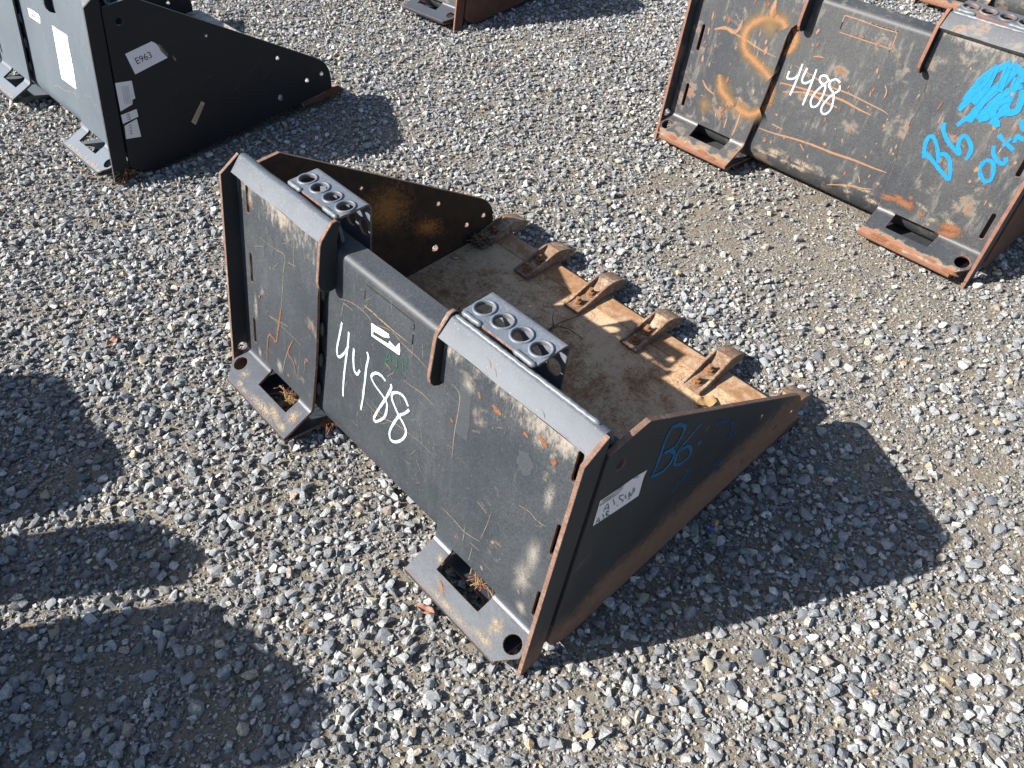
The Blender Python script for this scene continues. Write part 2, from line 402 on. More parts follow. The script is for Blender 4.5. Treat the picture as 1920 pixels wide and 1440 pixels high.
PI = math.pi
KS = 0.217                                   # slope of the leaning back: y grows by KS per metre of height
UB = Vector((0, 0.2121, 0.9773))             # up the back
NB = Vector((0, -0.9773, 0.2121))            # out of the back (rearwards)

def circ(cx, cy, r, n=20, sy=1.0): return [(cx + r * math.cos(2 * PI * k / n), cy + sy * r * math.sin(2 * PI * k / n)) for k in range(n)]
def slot(cx, z0, z1, w, n=6):
    r = w / 2
    return [(cx + r * math.cos(PI * k / n), z1 - r + r * math.sin(PI * k / n)) for k in range(n + 1)] + \
           [(cx - r * math.cos(PI * k / n), z0 + r - r * math.sin(PI * k / n)) for k in range(n + 1)]
def smooth_line(P, step=5):
    if len(P) < 3: return [Vector((*p, 0)) for p in P]
    out = []
    for i in range(len(P) - 1):
        p0, p1, p2, p3 = (np.array(P[max(0, min(len(P) - 1, j))], float) for j in (i - 1, i, i + 1, i + 2))
        for k in range(step):
            t = k / step
            q = 0.5 * (2 * p1 + (p2 - p0) * t + (2 * p0 - 5 * p1 + 4 * p2 - p3) * t * t + (3 * p1 - p0 - 3 * p2 + p3) * t ** 3)
            out.append(Vector((q[0], q[1], 0)))
    out.append(Vector((*P[-1], 0)))
    return out
# surfaces that carry writing: (a, b) -> point, given height h above the plate
def on_sheet(a, b, h): return Vector((a, -0.040 + KS * b, b)) + NB * h
def on_plate(a, b, h): return Vector((a, -0.063 + KS * b, b)) + NB * h
def on_side(a, b, h): return Vector((1.205 + h, a, b))
def on_lip(a, b, h): return Vector((a, 0.0497 + 0.0354 * b, 0.6017 + 0.0312 * b)) + Vector((0, -0.661, 0.75)) * h
def on_foot(a, f, h): return Vector((a, -0.0445 - 0.927 * f, 0.0848 - 0.375 * f)) + Vector((0, -0.375, 0.927)) * h
def on_inner(a, b, h): return Vector((0.0072 + h, a, b))
def stroke(mb, surf, P, w, i=0, mi=0, taper=False, lift=0.0010):
    L = smooth_line(P)
    n = len(L)
    vs, uvs, fs, acc = [], [], [], 0.0
    for k, p in enumerate(L):
        d = L[min(k + 1, n - 1)] - L[max(k - 1, 0)]
        if d.length < 1e-9: d = Vector((1, 0, 0))
        d.normalize()
        q = Vector((-d.y, d.x, 0))
        ww = w * (0.85 + 0.3 * random.random()) * (1.0 if not taper else 0.35 + 0.65 * math.sin(PI * min(1, max(0, (k + 0.6) / n))))
        if k: acc += (p - L[k - 1]).length
        h = lift + 0.00013 * (i % 12) + 0.0004 * k / n
        for sgn in (-0.5, 0.5):
            e = p + q * ww * sgn
            vs.append(surf(e.x, e.y, h)); uvs.append((acc, sgn + 0.5))
        if k: fs.append((2 * k - 2, 2 * k - 1, 2 * k + 1, 2 * k))
    mb.add(vs, fs, mi, uvs)
def patch(mb, surf, poly, h, mi=0):
    vs = [surf(a, b, h) for a, b in poly]
    c = (sum(p[0] for p in poly) / len(poly), sum(p[1] for p in poly) / len(poly))
    bm = bmesh.new()
    fv = [bm.verts.new(v) for v in vs]
    bm.faces.new(fv)
    bmesh.ops.triangulate(bm, faces=bm.faces[:], ngon_method='EAR_CLIP')
    bm.verts.index_update()
    mb.add([v.co.copy() for v in bm.verts], [tuple(v.index for v in f.verts) for f in bm.faces], mi)
    bm.free()
def blotch(mb, surf, c, ra, rb, ang=0.0, i=0, mi=0, seg=18):
    """a soft round patch: uv v runs 0.5 at the middle to 0 at the rim"""
    vs, uvs = [surf(c[0], c[1], 0.0008 + 0.00013 * (i % 12))], [(0, 0.5)]
    for k in range(seg):
        a = 2 * PI * k / seg
        x, y = ra * math.cos(a) * (0.8 + 0.4 * random.random()), rb * math.sin(a) * (0.8 + 0.4 * random.random())
        vs.append(surf(c[0] + x * math.cos(ang) - y * math.sin(ang), c[1] + x * math.sin(ang) + y * math.cos(ang), 0.0008 + 0.00013 * (i % 12)))
        uvs.append((0.1 * k, 0.0))
    mb.add(vs, [(0, k + 1, (k + 1) % seg + 1) for k in range(seg)], mi, uvs)

def empty(name, loc, rot, label, cat, group=None, scale=1.0):
    o = bpy.data.objects.new(name, None)
    C.objects.link(o)
    o.location = loc; o.rotation_euler = rot; o.scale = (scale,) * 3
    o.empty_display_size = 0.2
    o['label'] = label; o['category'] = cat
    if group: o['group'] = group
    return o
def tag(o, label=None, cat=None, group=None, kind=None):
    for k, v in (('label', label), ('category', cat), ('group', group), ('kind', kind)):
        if v: o[k] = v
    return o
def copy_tree(o, parent=None):
    c = o.copy()
    C.objects.link(c)
    if parent: c.parent = parent
    for ch in o.children: copy_tree(ch, c)
    return c
def swap(root, table):
    """give a copied bucket its own paint: {part name or '': {material: other}}"""
    for o in root.children_recursive:
        if o.type != 'MESH': continue
        for i, sl in enumerate(o.material_slots):
            nm = sl.material.name if sl.material else ''
            for key in (o.name.split('.')[0], ''):
                if key in table and nm in table[key]:
                    sl.link = 'OBJECT'; sl.material = M[table[key][nm]]
                    break

# ------------------------------------------------------------ the loader bucket (x: width, y: towards the teeth, z: up)
W = 1.2
GROUP = 'loader buckets parked on the gravel yard'
SIDE = [(-0.030, 0.060), (0.0785, 0.580), (0.083, 0.590), (0.188, 0.596), (0.845, 0.177), (0.868, 0.158), (0.885, 0.134), (0.893, 0.110), (0.894, 0.070),
        (0.890, 0.034), (0.740, 0.022), (0.110, 0.000), (0.060, -0.001), (0.020, 0.007), (-0.008, 0.024), (-0.024, 0.042)]
SIDE_HOLES = [circ(0.12, 0.534, 0.0125, 16), circ(0.404, 0.402, 0.0065, 12), circ(0.668, 0.234, 0.0085, 14), circ(0.852, 0.108, 0.0095, 14),
              circ(0.778, 0.104, 0.0095, 14), circ(0.640, 0.078, 0.0125, 16)]

def arc(c, r, a0, a1, n=8): return [(c[0] + r * math.cos(a0 + (a1 - a0) * k / n), c[1] + r * math.sin(a0 + (a1 - a0) * k / n)) for k in range(n + 1)]

def make_bucket():
    t = empty('loader_bucket', (0, 0, 0), (0, 0, 0), 'black loader bucket', 'loader bucket', GROUP)
    xa, xb = 0.0072, W - 0.0072
    # back sheet: top flange, leaning back, heel; the middle is a real plate so that the slits are cut through it
    b = MB()
    th = 0.008
    zt, zb = 0.556, 0.10
    yt = -0.040 + KS * zt
    bend = arc((yt + 0.017 * 0.9773, zt - 0.017 * 0.2121), 0.017, PI - 0.214, PI / 2 + 0.04, 8)
    b.bent([(0.135, bend[-1][1] + 0.002), (0.120, bend[-1][1] + 0.001)] + bend[::-1], -th, xa, xb, (0, 1, 0))
    s0, s1 = zb / 0.9773, zt / 0.9773
    z2s = 1 / 0.9773
    slits = [[(0.520, 0.5425), (0.685, 0.5445), (0.685, 0.5470), (0.520, 0.5450)], [(0.6835, 0.4900), (0.6870, 0.4900), (0.6870, 0.5150), (0.6835, 0.5150)],
             [(0.6835, 0.5260), (0.6870, 0.5260), (0.6870, 0.5405), (0.6835, 0.5405)], [(0.5145, 0.5050), (0.5175, 0.5050), (0.5175, 0.5270), (0.5145, 0.5270)]]
    b.plate([(xa, s0), (xb, s0), (xb, s1), (xa, s1)], [[(x, z * z2s) for x, z in q] for q in slits], th, (0, -0.040, 0), (1, 0, 0), UB, (0, 1, 1), bev=0.00001)
    yb = -0.040 + KS * zb
    hc = (yb + 0.078 * 0.9773, zb - 0.078 * 0.2121)
    heel = arc(hc, 0.078, PI - 0.2137, 1.5 * PI + 0.02, 12)
    b.bent(heel, -th, xa, xb, (0, 1, 0))
    b.build('back_sheet', ['paint', 'inner'], t)
    # floor plate and cutting edge
    f = MB()
    hy, hz = heel[-1]
    f.bent([(0.850, 0.031), (0.6, 0.0255), (0.35, 0.0195), (hy, hz + 0.0085)], -th, xa, xb, (0, 1, 2), nx=6)
    f.build('floor_plate', ['floor', 'inner', 'edge'], t)
    c = MB()
    c.prism([(0.738, 0.001), (0.905, 0.000), (0.950, 0.003), (0.951, 0.006), (0.921, 0.034), (0.851, 0.0335), (0.849, 0.024), (0.738, 0.0215)], -0.004, W + 0.004, 0, 1)
    c.build('cutting_edge', ['cutting', 'brown'], t, bevel=0.002)
    # side plates
    for x, sgn in ((-0.005, -1), (W + 0.005, 1)):
        p = MB()
        if sgn > 0: p.plate(SIDE, SIDE_HOLES, 0.012, (x, 0, 0), (0, 1, 0), (0, 0, 1), (0, 1, 2))
        else: p.plate([(-a, q) for a, q in SIDE], [[(-a, q) for a, q in h] for h in SIDE_HOLES], 0.012, (x, 0, 0), (0, -1, 0), (0, 0, 1), (0, 1, 2))
        for k, fc in enumerate(p.f):                       # only the upper and front rim is worn to rust
            q = [p.v[i] for i in fc]
            cy, cz = sum(v[1] for v in q) / len(q), sum(v[2] for v in q) / len(q)
            if p.m[k] == 2 and (cy < -0.040 + KS * cz or cz < 0.03): p.m[k] = 0
        p.build('side_plate', ['paint_side', 'inner', 'edge'], t)
    # end plates of the mount
    EP = [(-0.107, 0.0), (0.027, 0.6025), (0.0840, 0.6345), (0.0855, 0.620), (-0.0455, 0.020), (-0.050, 0.006)]
    for x, sgn in ((0.0, -1), (W, 1)):
        p = MB()
        h = [circ(-0.058, 0.092, 0.014, 14)] if sgn < 0 else []
        if sgn > 0: p.plate(EP, h, 0.010, (x, 0, 0), (0, 1, 0), (0, 0, 1), (0, 0, 1))
        else: p.plate([(-a, q) for a, q in EP], [[(-a, q) for a, q in k] for k in h], 0.010, (x, 0, 0), (0, -1, 0), (0, 0, 1), (0, 0, 1))
        for k, fc in enumerate(p.f):                       # rust shows on the rear rim, the rim against the bucket side is painted
            q = [p.v[i] for i in fc]
            cy, cz = sum(v[1] for v in q) / len(q), sum(v[2] for v in q) / len(q)
            if p.m[k] == 1 and cy > -0.075 + KS * cz and cz < 0.60: p.m[k] = 0
        p.build('end_plate', ['paint_side', 'edge'], t)
        bar = MB()  # filler added to stop light showing through the end plate gap
        xs = (0.0105, 0.030) if sgn < 0 else (W - 0.030, W - 0.0105)
        bar.prism([(-0.0545 + KS * 0.10, 0.10), (-0.0545 + KS * 0.60, 0.60), (-0.0405 + KS * 0.60, 0.60), (-0.0405 + KS * 0.10, 0.10)], xs[0], xs[1])
        bar.build('gap_filler', ['paint_gusset'], t)
    # the two mounting plates, each with its foot, hook lip, gusset and step
    for side in (0, 1):
        fx = (lambda x: x) if side == 0 else (lambda x: W - x)
        def rect(x0, x1): return tuple(sorted((fx(x0), fx(x1))))
        def poly(P):
            Q = [(fx(a), q) for a, q in P]
            return Q if side == 0 else Q[::-1]
        p = MB()
        sx = 0.058 if side == 0 else 0.037
        out = [(0.0112, 0.0955), (0.1425, 0.0955), (0.1425, 0.0900), (0.2860, 0.0900), (0.2860, 0.0955), (0.344, 0.0955), (0.350, 0.150), (0.360, 0.26), (0.3645, 0.38), (0.366, 0.45), (0.372, 0.475), (0.385, 0.488), (0.3975, 0.492), (0.3975, 0.612), (0.0112, 0.612)]
        holes = [slot(sx, z0, z1, 0.013) for z0, z1 in ((0.125, 0.205), (0.315, 0.400), (0.508, 0.580))]
        p.plate([(a, q * z2s) for a, q in poly(out)], [[(a, q * z2s) for a, q in poly(h)] for h in holes], 0.008, (0, -0.063, 0), (1, 0, 0), UB, (0, 0, 1), bev=0.0008)
        pl = p.build('mounting_plate', ['paint_plate', 'edge'], t)
        g = MB()                                           # foot: bend, flat with holes, return underneath
        fd = Vector((0, -0.927, -0.375)); fn = Vector((0, -0.375, 0.927))
        A = Vector((0, -0.063 + KS * 0.0955, 0.0955)); P0 = Vector((0, -0.0445, 0.0848))
        B = P0 + fd * 0.011
        bz = []
        for k in range(7):
            u = k / 6
            q = A * (1 - u) ** 2 + P0 * 2 * u * (1 - u) + B * u * u
            bz.append((q.y, q.z))
        for x0, x1 in (rect(0.0112, 0.1425), rect(0.286, 0.344)):
            g.bent(bz, -0.008, x0, x1, (0, 0, 1))
        fl = [(0.0112, 0.011), (0.0112, 0.058), (0.050, 0.101), (0.344, 0.101), (0.344, 0.011), (0.286, 0.011), (0.284, 0.052), (0.1455, 0.052), (0.1425, 0.011)]
        # (u, v) = (x, f): U x V points down, so build it in the mirrored sense and let W = U x V face up
        g.plate([(-a, q) for a, q in poly(fl)], [[(-a, q) for a, q in poly(circ(0.041, 0.047, 0.021, 18))]], 0.008, P0, (-1, 0, 0), fd, (0, 0, 1))
        x0, x1 = rect(0.046, 0.344)
        g.bent([(-0.1395, 0.0455), (-0.140, 0.037), (-0.1345, 0.0305), (-0.128, 0.0280)], -0.007, x0, x1, (0, 0, 1))
        rd = Vector((0, 0.163, -0.025)).normalized()
        ov = [(fx(0.238) + s_ * (0.052 + 0.026 * math.cos(a)), 0.052 + 0.027 * math.sin(a)) for s_, a in [(1, -PI / 2 + PI * i / 8) for i in range(9)]] + [(fx(0.238) - (0.052 + 0.026 * math.cos(a)), 0.052 + 0.027 * math.sin(a)) for a in [PI / 2 - PI * i / 8 for i in range(9)]]
        g.plate([(x0, 0), (x1, 0), (x1, 0.163), (x0, 0.163)], [ov], 0.007, Vector((0, -0.128, 0.0350)), (1, 0, 0), rd, (0, 0, 1))
        g.build('mounting_foot', ['paint_foot', 'edge'], pl)
        x0, x1 = rect(0.0105, 0.398)
        l = MB()
        lipn = 14
        l.bent([(0.1115, 0.574), (0.1110, 0.600), (0.1085, 0.618), (0.1030, 0.6275), (0.0960, 0.6325), (0.0880, 0.6335), (0.0830, 0.6312), (0.0497, 0.6017)], -0.008, x0, x1, (0, 0, 0), nx=lipn)
        o = l.build('hook_lip', ['paint_lip', 'edge'], t)
        wob = random.Random(5 + side)
        for v in o.data.vertices:                          # a hand-welded lip is not dead straight
            v.co.z += 0.0012 * math.sin(v.co.x * 41 + side) * math.sin(v.co.x * 17); v.co.y += 0.0010 * math.sin(v.co.x * 29 + 1)
        gp = [(0.0215, 0.512), (0.045, 0.598), (0.051, 0.609), (0.083, 0.6395), (0.096, 0.6405), (0.1045, 0.633), (0.088, 0.595), (0.0640, 0.480), (0.058, 0.474), (0.043, 0.474), (0.029, 0.482), (0.0215, 0.496)]
        g = MB()
        x0 = 0.3985 if side == 0 else W - 0.4085
        g.plate([(a, q) for a, q in gp][::-1], [], 0.010, (x0 + 0.010, 0, 0), (0, 1, 0), (0, 0, 1), (0, 0, 1), bev=0.0012)
        g.build('hook_gusset', ['paint_gusset', 'edge'], t)
        k = MB()                                           # step bracket with raised holes
        x0, x1 = rect(0.194, 0.396)
        zz = 0.6365
        y0, y1, r = 0.106, 0.180, 0.014
        hx = [x0 + 0.0255 + 0.0505 * i for i in range(4)]
        k.plate([(x0 + 0.006, y0), (x1 - 0.006, y0), (x1, y0 + 0.006), (x1, y1), (x0, y1), (x0, y0 + 0.006)], [circ(a, 0.143, 0.0185, 24) for a in hx], 0.006, (0, 0, zz), (1, 0, 0), (0, 1, 0), (0, 0, 1))
        k.bent([(y1 + r * math.sin(a), zz - r + r * math.cos(a)) for a in [PI / 2 * (1.1) * i / 7 for i in range(8)]], 0.006, x0, x1, (0, 0, 1))
        ye, ze = y1 + r * math.sin(PI * 0.55), zz - r + r * math.cos(PI * 0.55)
        dn = Vector((0, -0.156, -0.9877))
        hol = [circ(a, 0.055, 0.0185, 24) for a in hx]
        k.plate([(x0, 0.0), (x1, 0.0), (x1, 0.128), (x0, 0.128)], hol, 0.006, (0, ye, ze), (1, 0, 0), dn, (0, 0, 1))
        st = k.build('step_bracket', ['paint_step', 'edge'], t)
        for a in hx:
            q = MB()
            q.ring((a, 0.143, zz - 0.0008), (0, 0, 1), 0.0185, 0.0245, 0.0036, 28)
            q.build('hole_rim', ['paint_step'], st)
        # weld beads
        wr = random.Random(side + 3)
        def bead(x0, x1, y, z, r):
            n = int(abs(x1 - x0) / 0.006) + 2
            wl = MB()
            wl.tube([(x0 + (x1 - x0) * i / (n - 1), y + wr.uniform(-.0006, .0006), z + wr.uniform(-.0005, .0005)) for i in range(n)],
                    [r * (0.45 if i in (0, n - 1) else wr.uniform(0.94, 1.05)) for i in range(n)], 8)
            wl.build('weld_bead', ['weld'], t)
        bead(x0 + 0.004, x0 + 0.058, 0.1065, 0.6350, 0.0062); bead(x1 - 0.058, x1 - 0.002, 0.1065, 0.6350, 0.0062)
        if side: bead(x0 + 0.0, W - 0.030, 0.0925, 0.6315, 0.0055)
        # stitch welds holding the plate to the back sheet
        for z in ((0.14, 0.165), (0.235, 0.262), (0.33, 0.355), (0.43, 0.452)):
            xe = np.interp(0.5 * (z[0] + z[1]), [0.0955, 0.15, 0.26, 0.38, 0.45], [0.344, 0.350, 0.360, 0.3645, 0.366])
            s2 = MB()
            s2.tube([(fx(xe + 0.001), -0.047 + KS * q, q) for q in np.linspace(z[0] - 0.008, z[1] + 0.008, 7)], [0.002, 0.0055, 0.0072, 0.0068, 0.0074, 0.0055, 0.002], 8)
            s2.build('stitch_weld', ['dark_weld'], t)
    return t

def make_tooth(t):
    """bolt-on scoop tooth: channel with side walls that rise to a hump, then a blade"""
    Y = [0.0, 0.03, 0.06, 0.09, 0.112, 0.132, 0.15, 0.17, 0.19, 0.205, 0.222]
    H = [0.0115, 0.015, 0.021, 0.0285, 0.0335, 0.0365, 0.0365, 0.0325, 0.0250, 0.0175, 0.006]
    I = [0.0085, 0.0085, 0.0090, 0.0105, 0.0140, 0.0250, 0.0358, 0.0318, 0.0243, 0.0168, 0.0052]
    B = [0.0, 0.0, 0.0, 0.0, 0.0, 0.0, -0.006, -0.012, -0.014, -0.013, -0.007]
    w0 = [0.0315, 0.032, 0.032, 0.032, 0.0315, 0.031, 0.030, 0.0295, 0.029, 0.0285, 0.028]
    m = MB()
    vs = []
    for y, h, i, bt, w in zip(Y, H, I, B, w0):
        k = w - 0.0085 if i < h - 0.002 else w - 0.004
        vs += [(-w, y, bt), (-w, y, h - 0.002), (-w + 0.002, y, h), (-k, y, h - 0.0005), (-k + 0.002, y, i), (k - 0.002, y, i), (k, y, h - 0.0005), (w - 0.002, y, h), (w, y, h - 0.002), (w, y, bt)]
    n = 10
    fs = []
    for r in range(len(Y) - 1):
        for j in range(n):
            fs.append((r * n + j, r * n + (j + 1) % n, (r + 1) * n + (j + 1) % n, (r + 1) * n + j))
    fs += [(0, 9, 8, 7, 6, 5, 4, 3, 2, 1), tuple((len(Y) - 1) * n + j for j in range(n))]
    m.add(vs, [f[::-1] for f in fs[:-2]] + [fs[-2][::-1], fs[-1][::-1]], 0)
    tooth = m.build('tooth', ['tooth'], t, bevel=0.0015)
    me = tooth.data
    bm = bmesh.new(); bm.from_mesh(me); bmesh.ops.recalc_face_normals(bm, faces=bm.faces[:]); bm.to_mesh(me); bm.free()
    for y, z in ((0.030, 0.0085), (0.088, 0.0102)):
        bo = MB()
        bo.cyl((0, y, z - 0.001), (0, 0, 1), 0.0165, 0.004, 18)
        bo.cyl((0, y, z + 0.003), (0, 0, 1), 0.0125, 0.011, 6)
        bo.cyl((0, y, z + 0.014), (0, 0, 1), 0.0075, 0.011, 12, r2=0.0068)
        bo.build('bolt', ['bolt'], tooth, bevel=0.0008)
    return tooth

